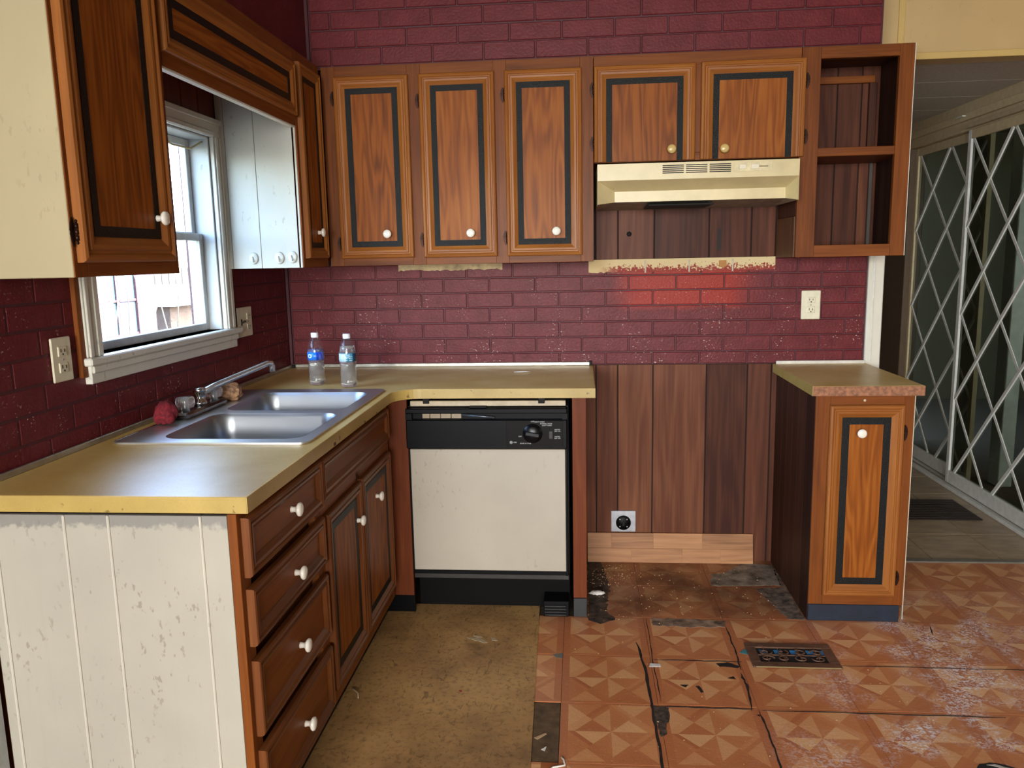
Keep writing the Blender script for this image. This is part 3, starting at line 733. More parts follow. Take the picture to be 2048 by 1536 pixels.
# corner wall cabinet on the left wall
c = thing('wall_cabinet', 'narrow corner wall cabinet right of the window with white painted side', 'cabinet', (0, -.613, ZB), PI/2)
SP = M_cream('white_side_paint', 'bab9ae', .25)
for a, b in ((.002, .030), (.0315, .142), (.1435, .292)): boxpart('plank', SP, c, 0, .012, -b, -a, 0, H, .001)
boxpart('front_edge', SP, c, -.002, .012, -.300, -.2925, 0, H, .001)
boxpart('side_backing', W_face(), c, .012, .02, -.285, -.003, 0, H, 0); boxpart('bottom_panel', W_face(), c, .02, .60, -.285, -.003, .02, .035); boxpart('top_panel', W_face(), c, .02, .60, -.285, -.003, H-.015, H)
stile(c, .0, .03, 0, H, -DU); stile(c, .25, .29, 0, H, -DU); rail(c, .03, .25, 0, .04, -DU); rail(c, .03, .25, H-.045, H, -DU)
door(c, .022, .258, .034, .74, -DU, (.158, .133), None, k=.9, iw=.02)
for z in (.66, .10): boxpart('hinge_plate', COPPER, c, .262, .272, -DU-.003, -DU, z-.02, z+.02)
# adhesive hooks on its white side
def hook(x, z, label):
    t = thing('adhesive_hook', label, 'hook', (x, -.613, z), 0, 'adhesive hooks on the white cabinet side')
    MB().lathe([(.018, 0), (.018, .003), (.015, .0055), (0, .006)], 20, 'y').build('disc', plain('hook_white', 'bcbcb2', .35), t).scale = (1, 1, 1.25)
    MB().tube([(-.002, -.006, .006), (-.001, -.009, -.002), (.001, -.012, -.010), (.004, -.017, -.013), (.006, -.020, -.008)], .0018, 6).build('hook_wire', ALU, t)
hook(.112, 1.412, 'white round hook on the cabinet side, nearest the window'); hook(.212, 1.412, 'white round hook on the cabinet side, second from its front edge'); hook(.262, 1.414, 'white round hook at the front edge of the cabinet side')
# back wall, three doors
c = thing('wall_cabinet', 'wide wall cabinet with three tall inlaid doors left of the range hood', 'cabinet', (0, 0, ZB), 0)
carcass(c, .309, 1.387, 0, H)
for a, b in ((.309, .365), (.655, .709), (.996, 1.048), (1.336, 1.387)): stile(c, a, b, 0, H, -DU)
for a, b in ((.365, .655), (.709, .996), (1.048, 1.336)): rail(c, a, b, 0, .035, -DU); rail(c, a, b, H-.045, H, -DU)
door(c, .360, .661, .030, .740, -DU, (.557, .126), 'l', (.09, .66)); door(c, .703, 1.002, .028, .740, -DU, (.897, .122), 'l', (.10, .64)); door(c, 1.042, 1.342, .027, .740, -DU, (1.240, .122), 'l', (.10, .65))
# over the hood, two cut-down doors
c = thing('wall_cabinet', 'short wall cabinet with two cut down doors directly above the cream range hood', 'cabinet', (0, 0, 1.755), 0)
carcass(c, 1.389, 2.170, 0, .4); rail(c, 1.389, 2.170, .355, .4, -DU); rail(c, 1.389, 2.170, 0, .03, -DU); stile(c, 1.765, 1.81, .03, .355, -DU)
door(c, 1.390, 1.777, .002, .359, -DU, (1.687, .042), 'l', (.072, .275), KNOB2, True, k=1.03); door(c, 1.797, 2.186, .002, .361, -DU, (1.887, .038), 'r', (.075, .28), KNOB2, True, k=1.03)
# open shelves
c = thing('open_shelf_cabinet', 'open doorless wall cabinet with one shelf at the right end of the row', 'cabinet', (0, 0, ZB), 0)
stile(c, 2.172, 2.242, 0, H, -DU); stile(c, 2.527, 2.581, 0, H, -DU); rail(c, 2.242, 2.527, 0, .045, -DU); rail(c, 2.242, 2.527, .738, H, -DU)
boxpart('side_panel', W_dark(), c, 2.172, 2.186, -DU+.02, -.002, .16, H); boxpart('side_panel', wood('raw_side_wood', '3a2516', '5d3c24', '7a5334', 'z', .5), c, 2.168, 2.186, -DU+.02, -.002, .0, .159)
boxpart('side_panel', W_dark(), c, 2.566, 2.581, -DU+.02, -.002, 0, H); boxpart('white_edge', WHITE, c, 2.581, 2.5835, -DU, -DU+.012, 0, H, 0)
boxpart('bottom_panel', W_dark('x'), c, 2.186, 2.566, -DU+.02, -.002, .02, .035); boxpart('top_panel', W_dark('x'), c, 2.186, 2.566, -DU+.02, -.002, H-.015, H)
boxpart('shelf', W_face('x'), c, 2.187, 2.565, -DU+.004, -.002, .381, .413); boxpart('cleat', W_face('x'), c, 2.25, 2.54, -.022, -.002, .70, .728)
boxpart('corner_strip', plain('grey_corner_strip', '4a413a', .5), c, 2.535, 2.55, -.018, -.002, .035, .38); boxpart('corner_strip', W_dark(), c, 2.52, 2.55, -.02, -.002, .415, .70)
# range hood
c = thing('range_hood', 'cream metal range hood under the short cabinet', 'range hood', (1.40, 0, 1.588), 0)
HOOD = plain('cream_enamel', 'c9b98a', .32, var=.04, scale=12)
wd_, ft, fb = .747, .149, .088
b = MB()
V = [(0, -.42, ft), (wd_, -.42, ft), (0, -.42, fb), (wd_, -.42, fb), (.068, -.345, .052), (wd_-.030, -.345, .052), (.068, -.345, .012), (wd_-.030, -.345, .012), (0, -.42, 0), (wd_, -.42, 0),
     (0, -.004, ft), (wd_, -.004, ft), (0, -.004, 0), (wd_, -.004, 0)]
b.add(V, [(0, 1, 3, 2), (2, 3, 5, 4), (4, 5, 7, 6), (2, 4, 6, 8), (3, 9, 7, 5), (0, 10, 11, 1), (0, 2, 8, 12, 10), (1, 11, 13, 9, 3), (10, 12, 13, 11)])
b.build('hood_shell', HOOD, c)
b = MB(); b.add([(0, -.42, 0), (.068, -.345, .012), (wd_-.03, -.345, .012), (wd_, -.42, 0), (0, -.004, -.001), (wd_, -.004, -.001)], [(0, 1, 2, 3, 5, 4)]).build('hood_underside', plain('hood_grey', '8a8272', .5, var=.15), c)
boxpart('filter', VOID, c, .20, .45, -.33, -.10, -.004, .003)
for k in range(3):
    b = MB()
    for q in range(5): b.box(.244+k*.087, .244+k*.087+.079, -.4206, -.418, .109+q*.0068, .109+q*.0068+.0034)
    b.build('vent_grille', VOID, c)
boxpart('switch_plate', plain('hood_plate', 'cbbd92', .4, var=.08), c, .507, .647, -.4210, -.4195, .108, .142, .0005)
for a, b_ in ((.527, .552), (.570, .598)): boxpart('rocker_switch', IVORY, c, a, b_, -.4245, -.421, .117, .134, .001)
boxpart('slider_slot', plain('slot_brown', '8a7b58', .5), c, .60, .632, -.4216, -.4205, .123, .128, 0)

# ------------------------------------------------------------------ base cabinets, left run (local x = world y)
def base(name, label, y0, cat='cabinet'): return thing(name, label, cat, (0, y0, 0), PI/2)
FX = -.605
c = base('drawer_cabinet', 'base cabinet with four drawers and a cream painted end panel, nearest the camera', -1.977)
EP = M_cream('cream_panel_paint', 'a8a192', .38, scuff=True)
b = MB(); 
xs = [.03, .058, .219, .320, .526, .585]
for a, e in zip(xs, xs[1:]): boxpart('plank', EP, c, 0, .012, -e+.0008, -a-.0008, .0, .868, .0008)
for a in xs[1:-1]: boxpart('bead', M_cream('bead_paint', 'c2bbac', .2), c, -.0045, .004, -a-.003, -a+.003, 0, .868, .002)
stile(c, .0, .05, .10, .872, FX); stile(c, .478, .512, .10, .872, FX)
for z0, z1 in ((.842, .872), (.712, .742), (.556, .575), (.33, .352), (.10, .138)): rail(c, .05, .478, z0, z1, FX)
boxpart('cabinet_body', W_face(), c, .012, .512, -.58, -.004, .10, .72, 0); boxpart('toe_kick', BLACK, c, .0125, .512, -.545, -.50, 0, .10, 0)
for z0, z1, kz in ((.722, .857, .788), (.562, .695, .622), (.347, .528, .426), (.128, .312, .207)):
    drawer(c, .020, .512, z0, z1, FX, (.292, kz))
c = base('sink_cabinet', 'base cabinet under the sink with a false drawer and two inlaid doors', -1.463)
stile(c, .0, .03, .10, .872, FX); stile(c, .36, .40, .10, .72, FX); stile(c, .762, .80, .10, .872, FX)
rail(c, .03, .762, .845, .872, FX); rail(c, .03, .762, .69, .735, FX)
for a, e in ((.03, .36), (.40, .762)): rail(c, a, e, .10, .16, FX)
boxpart('cabinet_body', W_face(), c, 0, .80, -.58, -.56, .10, .70, 0); boxpart('toe_kick', BLACK, c, 0, .84, -.545, -.50, 0, .10, 0)
boxpart('side_panel', W_face(), c, 0, .015, -.56, -.02, .10, .70, 0); boxpart('side_panel', W_face(), c, .785, .80, -.56, -.02, .10, .70, 0)
drawer(c, .000, .763, .738, .855, FX, None, 'false_drawer_front')
door(c, .024, .370, .155, .690, FX, (.326, .571), 'l', (.62,), k=.95, wm=W_mould2); door(c, .380, .762, .158, .692, FX, (.566, .578), None, (), k=.95, wm=W_mould2)
fl = tag(MB().box(.590, .668, -.602, -.585, .078, .876, .001).build('corner_filler', wood('post_wood', '3e1c0c', '642e13', '7a421e', 'z', .5, spec=.16, tone=.1, ring=.2)), 'brown wood filler board in the corner between sink cabinet and dishwasher', 'board')
boxpart('toe_block', BLACK, fl, .55, .668, -.59, -.58, 0, .078, 0)

# ------------------------------------------------------------------ dishwasher
c = thing('dishwasher', 'built-in dishwasher with white door panel and black control strip', 'dishwasher', (.672, -.60, 0), 0)
boxpart('tub_body', VOID, c, .0, .612, .012, .58, .175, .84, 0); boxpart('tub_base', VOID, c, .0, .612, .101, .58, .01, .175, 0)
boxpart('top_strip', plain('dw_cream_strip', 'b9a98c', .5), c, .01, .603, -.002, .02, .842, .862)
boxpart('hinge_bracket', VOID, c, .06, .085, -.006, .01, .852, .872); boxpart('hinge_bracket', VOID, c, .50, .525, -.006, .01, .852, .872)
boxpart('door_panel', M_cream('dw_door_paint', 'b0a797', .18), c, .005, .600, -.012, .012, .19, .676, .002)
boxpart('door_edge', BLACK, c, .600, .608, -.010, .012, .17, .69); boxpart('door_edge', BLACK, c, -.002, .005, -.010, .012, .17, .69)
boxpart('door_edge', BLACK, c, .0, .608, -.008, .012, .172, .19)
cp = MB()
cp.box(-.004, .609, -.030, .012, .682, .795, .004).box(-.004, .609, -.030, .012, .818, .838, .003).box(-.004, .02, -.030, .012, .795, .818).box(.59, .609, -.030, .012, .795, .818).box(.02, .59, -.006, .012, .795, .818)
cp = cp.build('control_panel', BLACK, c)
boxpart('latch_cap', BLACK, c, .24, .305, -.024, .0, .838, .845)
for a, e in ((.058, .086), (.088, .127), (.129, .168), (.170, .208)): boxpart('push_button', plain('dw_button', '93836a', .5), cp, a, e, -.012, -.006, .797, .815, .001)
MB().tube([(.208, -.012, .811), (.29, -.02, .806), (.335, -.02, .801)], [.006, .004, .005], 6).build('bent_trim', plain('dw_trim_grey', '5e646c', .3, .6), cp)
boxpart('control_plate', plain('dw_control_plate', '0e0b0a', .4, spec=.1), cp, .380, .592, -.0312, -.029, .690, .790, .0006)
dl = MB().lathe([(.037, 0), (.037, .004), (.031, .0045), (.029, .014), (.027, .016), (0, .016)], 28, 'y', (.479, -.0312, .743)).build('dial', plain('dw_dial', '0a0a0b', .3, spec=.25), cp)
MB().box(-.026, .026, -.010, 0, -.007, .007, .002).build('dial_grip', plain('dw_dial_grip', '16181b', .25), cp, (.479, -.0465, .743), (0, math.radians(10), 0))
boxpart('rocker_switch', plain('dw_switch', '050505', .3), cp, .540, .555, -.0345, -.031, .722, .752, .001)
MB().lathe([(.0065, 0), (.0065, .002), (0, .003)], 14, 'y', (.398, -.0312, .708)).build('indicator_light', plain('dw_light', '8d8d88', .3), cp)
PR = plain('dw_print', 'c6c6c2', .5)
for s, x, z, sz in (('OFF', .479, .788, .0075), ('HEAVY WASH', .505, .7865, .0062), ('NORMAL WASH', .530, .7795, .0062), ('LIGHT WASH', .533, .773, .0062), ('DRY', .432, .731, .0065), ('RINSE & HOLD', .452, .704, .0065), ('ON', .412, .708, .0075),
                    ('HEATED', .572, .757, .0058), ('DRY ON', .572, .7505, .0058), ('HEATED', .572, .730, .0058), ('DRY OFF', .572, .7235, .0058)):
    put('lettering', text_mesh(s, sz, PR), cp, (x, -.0318, z), (PI/2, 0, 0))
boxpart('toe_panel', plain('dw_toe_black', '080707', .6, spec=.1), c, .0, .612, .086, .10, .0, .172)
boxpart('toe_lip', plain('dw_toe_lip', '24201c', .45), c, .0, .610, .002, .012, .150, .172)
lv = boxpart('toe_louver', BLACK, c, .51, .608, -.004, .086, .0, .064)
for k in range(4): boxpart('louver_slat', plain('louver_black', '1a1b1c', .3), lv, .004, .088, -.006, 0, .006+k*.012, .012+k*.012, .001)
# end post right of the dishwasher
c = thing('end_post', 'narrow brown wood end panel with a black foot, right of the dishwasher', 'panel', (1.299, -.60, 0), 0)
boxpart('panel_board', wood('post_wood', '3e1c0c', '642e13', '7a421e', 'z', .5, spec=.16, tone=.1, ring=.2), c, .0, .052, 0, .598, .078, .876, .001); boxpart('black_foot', plain('black_foot_paint', '17191c', .4), c, 0, .052, -.002, .598, 0, .077, .001)

# ------------------------------------------------------------------ L-shaped countertop
ZC, TK = .914, .036
arc = [(.735-.10*math.sin(a), -.735+.10*math.cos(a)) for a in [k*PI/2/10 for k in range(11)]]
outer = [(.004, -.004), (.004, -1.987), (.635, -1.987)] + [(x, y) for x, y in arc[::-1]] + [(1.384, -.635), (1.384, -.004)]
hole_ = rrect(.075, .592, -1.508, -.672, .04)
ct = thing('countertop', 'L-shaped gold laminate countertop holding the sink', 'countertop', (0, 0, ZC-TK), 0)
me = filled([outer, hole_], 0, TK, 'worktop'); me.materials.append(M_laminate()); put('worktop', me, ct)
def band(path, z0, z1, t, name, mat, parent):
    b = MB(); n = len(path); off = []
    for i, (x, y) in enumerate(path):
        (ax, ay), (bx, by) = path[max(i-1, 0)], path[min(i+1, n-1)]; L = math.hypot(bx-ax, by-ay)
        off.append((x+(by-ay)/L*t, y-(bx-ax)/L*t))
    vs = [(x, y, z0) for x, y in path]+[(x, y, z1) for x, y in path]+[(x, y, z0) for x, y in off]+[(x, y, z1) for x, y in off]
    fs = []
    for i in range(n-1): fs += [(2*n+i, 2*n+i+1, 3*n+i+1, 3*n+i), (i, n+i, n+i+1, i+1), (n+i, 3*n+i, 3*n+i+1, n+i+1), (i, i+1, 2*n+i+1, 2*n+i)]
    fs += [(0, 2*n, 3*n, n), (n-1, 2*n-1, 4*n-1, 3*n-1)]
    return b.add(vs, fs).build(name, mat, parent)
EDG = M_laminate(True)
band([(.004, -1.987), (.635, -1.987)], 0, TK-.0005, .002, 'edge_band', EDG, ct)
band([(.635, -1.988)]+arc[::-1]+[(1.384, -.635)], 0, TK-.0005, .002, 'edge_band', EDG, ct)
band([(1.384, -.636), (1.384, -.004)], 0, TK-.0005, .002, 'edge_band', EDG, ct)
for y, q in ((-1.40, .009), (-1.08, .005), (-.93, .004)): boxpart('edge_chip', plain('chip_brown', '4a3018', .8), ct, .6355, .6375, y, y+q*2, .002, .002+q, 0)
boxpart('wall_strip', ALU, ct, .002, 1.378, -.016, -.004, TK, TK+.016, .002); boxpart('strip_end', VOID, ct, 1.37, 1.382, -.02, -.004, TK, TK+.02)
boxpart('wall_strip', ALU, ct, .002, .012, -1.985, -.018, TK, TK+.016, .002)
boxpart('strip_corner', VOID, ct, .004, .024, -.03, -.017, TK, TK+.014)

# ------------------------------------------------------------------ sink
sk = thing('sink', 'stainless steel double bowl sink set in the gold countertop', 'sink', (.335, -1.09, ZC), 0)
def L2(lp): return [(x-.335, y+1.09) for x, y in lp]
bowls = [(.165, .572, -1.480, -1.120), (.160, .565, -1.075, -.730)]
me = filled([L2(rrect(.050, .605, -1.525, -.655, .03))]+[L2(rrect(*q, .055)) for q in bowls], .0005, .006, 'sink_rim'); me.materials.append(M_steel(.42, 'c6c6c4', 'rim_steel')); put('sink_rim', me, sk)
for q in bowls:
    b = MB(); lv_ = [(0, .0065, .055), (.002, .001, .056), (.006, -.006, .056), (.010, -.06, .056), (.016, -.13, .055), (.030, -.158, .05), (.06, -.168, .04)]
    rings = [[(x-.335, y+1.09, z) for x, y in rrect(q[0]+i, q[1]-i, q[2]+i, q[3]-i, r)] for i, z, r in lv_]
    n = len(rings[0]); vs = [p for r in rings for p in r]; fs = [(i*n+k, i*n+(k+1) % n, (i+1)*n+(k+1) % n, (i+1)*n+k) for i in range(len(rings)-1) for k in range(n)]
    fs.append(tuple((len(rings)-1)*n+k for k in range(n)))
    o = b.add(vs, fs, 0, True).build('basin', M_steel(.38, 'a4a7aa', 'basin_steel'), sk)
    cx, cy = (q[0]+q[1])/2-.335, (q[2]+q[3])/2+1.09
    MB().lathe([(.042, -.1675), (.04, -.1645), (.03, -.166), (.012, -.1655), (0, -.165)], 20, 'z', (cx, cy, 0)).build('drain', CHROME, o)
boxpart('raised_rib', M_steel(.25), sk, -.278, -.272, -.42, .42, .006, .009, .001)
# faucet
fa = thing('faucet', 'chrome kitchen faucet with long swung spout and clear knobs on the sink deck', 'faucet', (.098, -1.09, ZC+.0065), 0)
MB().box(-.032, .030, -.145, .135, 0, .022, .007).build('deck_plate', plain('chrome_worn', '9c9b98', .22, 1.0, var=.08), fa)
MB().lathe([(.021, .022), (.021, .034), (.017, .036), (.017, .062), (.020, .064), (.020, .074), (.018, .078), (0, .079)], 20, 'z').build('spout_base', CHROME, fa)
MB().tube([(.002, .0, .060), (.03, .05, .077), (.10, .165, .108), (.138, .232, .126), (.146, .246, .124), (.148, .250, .110), (.148, .250, .094)], [.013, .011, .0105, .010, .011, .010, .010], 10).build('spout', plain('chrome_spout', 'cfcfd0', .2, .9, var=.03), fa)
ACR = clear('clear_acrylic', 1.35, .03, w=.9)
for y in (-.098, .098):
    h = MB().lathe([(.012, .022), (.014, .03), (.026, .034), (.028, .05), (.026, .062), (.022, .066), (0, .067)], 36, 'z', (0, y, 0), wob=lambda a, z: 1+.05*math.cos(a*12) if z > .031 else 1).build('handle', ACR, fa)
    MB().lathe([(.008, .022), (.008, .056), (0, .058)], 12, 'z', (0, y, 0)).build('handle_stem', plain('stem_grey', '8f8f8c', .3, .8), h)
# crumpled cloths
def crumple(name, loc, r, mat, label, cat, seed, folds=1.9):
    bm = bmesh.new(); bmesh.ops.create_icosphere(bm, subdivisions=4, radius=1)
    from mathutils import noise
    for v in bm.verts:
        p = v.co.copy(); n = noise.noise(p*folds+Vector((seed, 0, 0))); n2 = noise.noise(p*folds*2.3+Vector((0, seed, 0)))
        s = 1+.22*abs(n)*2-.15+.05*n2
        v.co = Vector((p.x*r[0]*s, p.y*r[1]*s, max(p.z, -.72)*r[2]*s))
    lo = min(v.co.z for v in bm.verts)
    for v in bm.verts: v.co.z -= lo
    me = bpy.data.meshes.new(name); bm.to_mesh(me); bm.free(); me.materials.append(mat)
    for p in me.polygons: p.use_smooth = True
    return tag(put(name, me, None, loc), label, cat)
crumple('red_cloth', (.085, -1.285, ZC+.0055), (.034, .036, .042), plain('red_knit', '6d0f1c', .9, var=.25, bump=.5, scale=120), 'crumpled red cloth beside the near faucet knob', 'cloth', 3.1, 1.1)
crumple('tan_cloth', (.105, -.885, ZC+.0055), (.042, .045, .034), plain('tan_fabric', '9a7352', .9, var=.3, bump=.5, scale=90), 'crumpled tan rag beyond the faucet on the sink deck', 'cloth', 8.7, 1.6)

# ------------------------------------------------------------------ water bottles
PET = glassy('thin_clear_plastic', (.95, .97, .98, 1), 1.35, .10, .05); WATER = clear('bottled_water', 1.33, .0, (.97, .99, 1, 1), .93)
@memo
def M_label(kind):
    t = NT('bottle_label_'+kind); x, y, z = t.xyz(t.obj()); 
    ang = t.math('ARCTAN2', y, x)
    if kind == 'blue':
        m = t.step(ang, -1.32, -1.28); c = t.mix(m, lin('2478d8'), lin('1a3fae'))
        ln = t.math('GREATER_THAN', t.math('SINE', t.math('MULTIPLY', z, 1600)), .35); n = t.math('GREATER_THAN', t.noise(t.scalev(t.obj(), (260, 260, 40)), 1, 1), .46)
        tx = t.math('MULTIPLY', t.math('MULTIPLY', ln, n), t.step(ang, -1.0, -.97)); c = t.mix(t.math('MULTIPLY', tx, .6), c, lin('b9b9ea'))
        ez = t.math('DIVIDE', t.math('SUBTRACT', z, .117), .008); ea = t.math('DIVIDE', t.math('ADD', ang, 2.15), .30)
        rr = t.math('SQRT', t.math('ADD', t.math('MULTIPLY', ez, ez), t.math('MULTIPLY', ea, ea)))
        ring = t.math('MULTIPLY', t.math('LESS_THAN', rr, 1), t.math('GREATER_THAN', rr, .55)); c = t.mix(ring, c, lin('dff3f2'))
    else:
        m = t.step(ang, -1.5, -1.45); c = t.mix(m, lin('a9ccd4'), lin('2e84a4'))
        ln = t.math('GREATER_THAN', t.math('SINE', t.math('MULTIPLY', z, 900)), .2); n = t.math('GREATER_THAN', t.noise(t.scalev(t.obj(), (180, 180, 60)), 1, 1), .48)
        tx = t.math('MULTIPLY', t.math('MULTIPLY', ln, n), t.math('SUBTRACT', 1, t.step(ang, -.75, -.7))); c = t.mix(t.math('MULTIPLY', tx, .85), c, lin('f0f5f5'))
        c = t.mix(t.step(ang, -.75, -.6), c, lin('143c5c'))
    t.bsdf(c, .3); return t.m
def bottle(loc, label, kind, fill, rz):
    t = thing('water_bottle', label, 'bottle', loc, rz, 'plastic water bottles on the corner counter')
    R = .0315
    prof = [(.020, 0), (.027, .002), (.0305, .008), (R, .018)]
    for k in range(8):
        z = .024+k*.0085; prof += [(R, z), (R-.0022, z+.004)]
    prof += [(R, .094), (R+.0005, .098), (R+.0005, .134), (R, .138), (.030, .150), (.0255, .168), (.0185, .184), (.0135, .190), (.0125, .192)]
    inside = [(max(r-.0012, .001), z+.0008) for r, z in prof if z <= fill]; inside.append((inside[-1][0]-.0005, fill)); inside.append((0, fill))
    MB().lathe(prof, 32, 'z').build('bottle_shell', PET, t)
    MB().lathe([(0, .001)]+inside, 32, 'z').build('water', WATER, t)
    MB().lathe([(R+.0009, .1005), (R+.0009, .1315)], 40, 'z').build('paper_label', M_label(kind), t)
    MB().lathe([(.0135, .188), (.0142, .190), (.0142, .204), (.013, .206), (0, .2062)], 28, 'z', wob=lambda a, z: 1+.02*math.cos(a*14)).build('cap', plain('cap_white', 'dfe6ea', .35), t)
bottle((.294, -.515, ZC+.0005), 'water bottle with a blue label, the left of two on the counter', 'blue', .142, .1)
bottle((.440, -.575, ZC+.0005), 'water bottle with a pale teal label, the right of two on the counter', 'teal', .160, 0)
b = MB(); b.tube([(1.05, -.225, ZC+.003), (1.075, -.232, ZC+.005), (1.10, -.226, ZC+.005), (1.12, -.218, ZC+.003)], [.002, .007, .006, .002], 6, flat=.4)
tag(b.build('paper_scrap', plain('scrap_white', 'd8d4cc', .7)), 'small white scrap lying on the back counter', 'scrap')

# ------------------------------------------------------------------ peninsula
c = thing('end_cabinet', 'narrow floor cabinet with one black inlaid door, right of the empty range space', 'cabinet', (2.192, -.59, 0), 0)
PY2 = [.0, .115, .215, .30, .39, .47, .586]
for a, e in zip(PY2, PY2[1:]): boxpart('plank', W_dark(), c, -.002, .010, a+(.001 if a else .004), e-.001, .0, .876, .0008)
boxpart('cabinet_body', W_face(), c, .010, .340, .02, .584, .066, .876, 0); boxpart('side_panel', W_face(), c, .340, .348, .02, .584, 0, .876, 0)
boxpart('chipped_edge', M_cream('chipped_white_edge', 'c9bca6', .8), c, .348, .351, .0, .012, .01, .872, 0)
stile(c, .0, .052, .066, .876, 0); stile(c, .312, .348, .066, .876, 0); rail(c, .052, .312, .066, .112, 0); rail(c, .052, .312, .82, .876, 0)
boxpart('black_foot', plain('dark_blue_foot', '1b2533', .4, var=.1), c, .0, .336, -.003, .02, 0, .066, .002)
door(c, .048, .312, .106, .840, 0, (.159, .738), 'r', (.175, .735), k=1.02, iw=.026)
knob(c, (.170, -.0, .857), plain('nail_head', 'b9a88c', .4), .3)
ct2 = thing('countertop', 'small gold laminate top with bare front edge on the narrow end cabinet', 'countertop', (2.171, -.621, ZC-TK), 0)
boxpart('worktop', M_laminate(), ct2, 0, .389, 0, .606, 0, TK, .001)
boxpart('edge_band', EDG, ct2, -.002, 0, 0, .606, 0, TK-.0005, 0)
boxpart('bare_edge', plain('raw_particle_edge', '8f5f42', .7, var=.2, bump=.4, scale=70), ct2, 0, .389, -.0035, 0, 0, TK-.0005, .001)
boxpart('wall_strip', plain('white_strip', 'cfc9bd', .4), ct2, .01, .383, .595, .606, TK, TK+.014, .002)

# ------------------------------------------------------------------ outlets and leaning board
SLOT = plain('outlet_slot', '2a2218', .6)
def duplex(parent, x, z):
    f = MB().box(x-.017, x+.017, -.0085, -.004, z-.0135, z+.0135, .004).build('receptacle', IVORY, parent)
    MB().box(x-.0085, x-.006, -.0092, -.008, z-.002, z+.007).build('slot', SLOT, f); MB().box(x+.006, x+.0085, -.0092, -.008, z-.002, z+.006).build('slot', SLOT, f)
    MB().lathe([(.0027, .008), (.0027, .0092)], 10, 'y', (x, 0, z-.0075)).build('slot', SLOT, f)
def outlet(label, loc, rz, w_, h_, two=False):
    t = thing('wall_outlet', label, 'outlet', loc, rz)
    boxpart('cover_plate', IVORY, t, -w_/2, w_/2, -.006, 0, -h_/2, h_/2, .0025)
    dx = w_/4-.001 if two else 0
    duplex(t, dx, .021); duplex(t, dx, -.021)
    MB().lathe([(.003, .006), (.002, .0075), (0, .0076)], 10, 'y', (dx, 0, 0)).build('screw', ALU, t)
    if two:
        MB().box(-w_/4-.005, -w_/4+.005, -.007, -.005, -.013, .013).build('switch_slot', SLOT, t)
        MB().box(-.004, .004, -.018, 0, -.004, .004, .001).build('toggle', plain('dark_toggle', '1a1512', .4), t, (-w_/4, -.006, -.002), (math.radians(-25), 0, 0))
outlet('ivory duplex outlet on the brick wall above the end cabinet', (2.323, -.001, 1.168), 0, .080, .124)
outlet('ivory duplex outlet left of the window', (.001, -1.617, 1.161), PI/2, .078, .114)
outlet('ivory plate with dark toggle switch and outlet right of the window', (.001, -.492, 1.165), PI/2, .135, .117, True)
t = thing('range_outlet', 'grey square plate with round black range socket low on the plank wall', 'outlet', (1.523, 0, .188), 0)
boxpart('cover_plate', plain('grey_steel_plate', '9a9ba0', .4, .6), t, -.056, .056, -.008, 0, -.05, .05, .001)
s_ = MB().lathe([(.034, .008), (.034, .014), (.031, .018), (.0, .017)], 28, 'y', (0, 0, -.006)).build('socket', BLACK, t)
for x, z in ((-.016, .012), (.016, .012), (-.016, -.022), (.016, -.022)): MB().lathe([(.003, .017), (.003, .0185), (0, .019)], 8, 'y', (x, 0, z)).build('contact', plain('contact_grey', 'b9b6b0', .4), s_)
MB().box(-.004, .004, -.0188, -.017, -.02, .012).build('slot', VOID, s_)
ob = thing('oak_board', 'pale oak board leaning on its edge against the plank wall', 'board', (1.359, -.036, .0006), 0)
ob.rotation_euler = (math.radians(-8), 0, 0)
lx = [0, .11, .30, .52, .746]
for a, e in zip(lx[::1], lx[1:]): boxpart('stave', W_oak(), ob, a, e, 0, .017, .066, .136, .0005)
lx = [0, .20, .43, .60, .746]
for a, e in zip(lx, lx[1:]): boxpart('stave', W_oak(), ob, a, e, 0, .017, 0, .0655, .0005)

# ------------------------------------------------------------------ floor register
rg = thing('floor_register', 'brown cast scroll floor register with blue showing through, set in the vinyl tiles', 'floor register', (1.912, -.962, .0006), 0)
RB = plain('register_brown', '664a3a', .45, .2, var=.15)
W2, H2 = .297, .170
for a in ((0, W2, 0, .034), (0, W2, H2-.034, H2), (0, .034, .034, H2-.034), (W2-.034, W2, .034, H2-.034)): boxpart('frame_bar', RB, rg, *a, 0, .006, .002)
boxpart('worn_edge', plain('worn_brass_edge', 'a8966c', .35, .6), rg, .01, W2-.006, -.002, .002, .002, .0065, .001)
boxpart('duct_lining', VOID, rg, .034, W2-.034, .034, H2-.034, -.001, .0008, 0)
for k, x in enumerate((.045, .095, .15, .205, .25)): boxpart('blue_lining', plain('blue_duct', '2f7fb4', .5, var=.2), rg, x, x+.026, .098, .124, .0008, .0018, 0)
for k in range(4):
    cx = .062+k*.058
    for cy, s in ((.062, 1), (.104, -1)):
        pts = [(cx+.024*(1-t_/16*.75)*math.cos(t_*.42*s+k), cy+.020*(1-t_/16*.75)*math.sin(t_*.42*s+k), .0035) for t_ in range(16)]
        MB().tube(pts, .0028, 6).build('scroll', RB, rg)
    boxpart('web', RB, rg, cx-.0025, cx+.0025, .034, H2-.034, .001, .0045, .001)
boxpart('web', RB, rg, .034, W2-.034, .083, .088, .001, .005, .001)
tag(MB().poly([(1.885, -.862), (1.905, -.838), (1.913, -.835), (1.913, -.872), (1.90, -.868)], .001, .0018).build('teal_scrap', plain('teal_paper', '3f7f88', .6)), 'torn teal scrap at the left edge of the floor register', 'scrap')

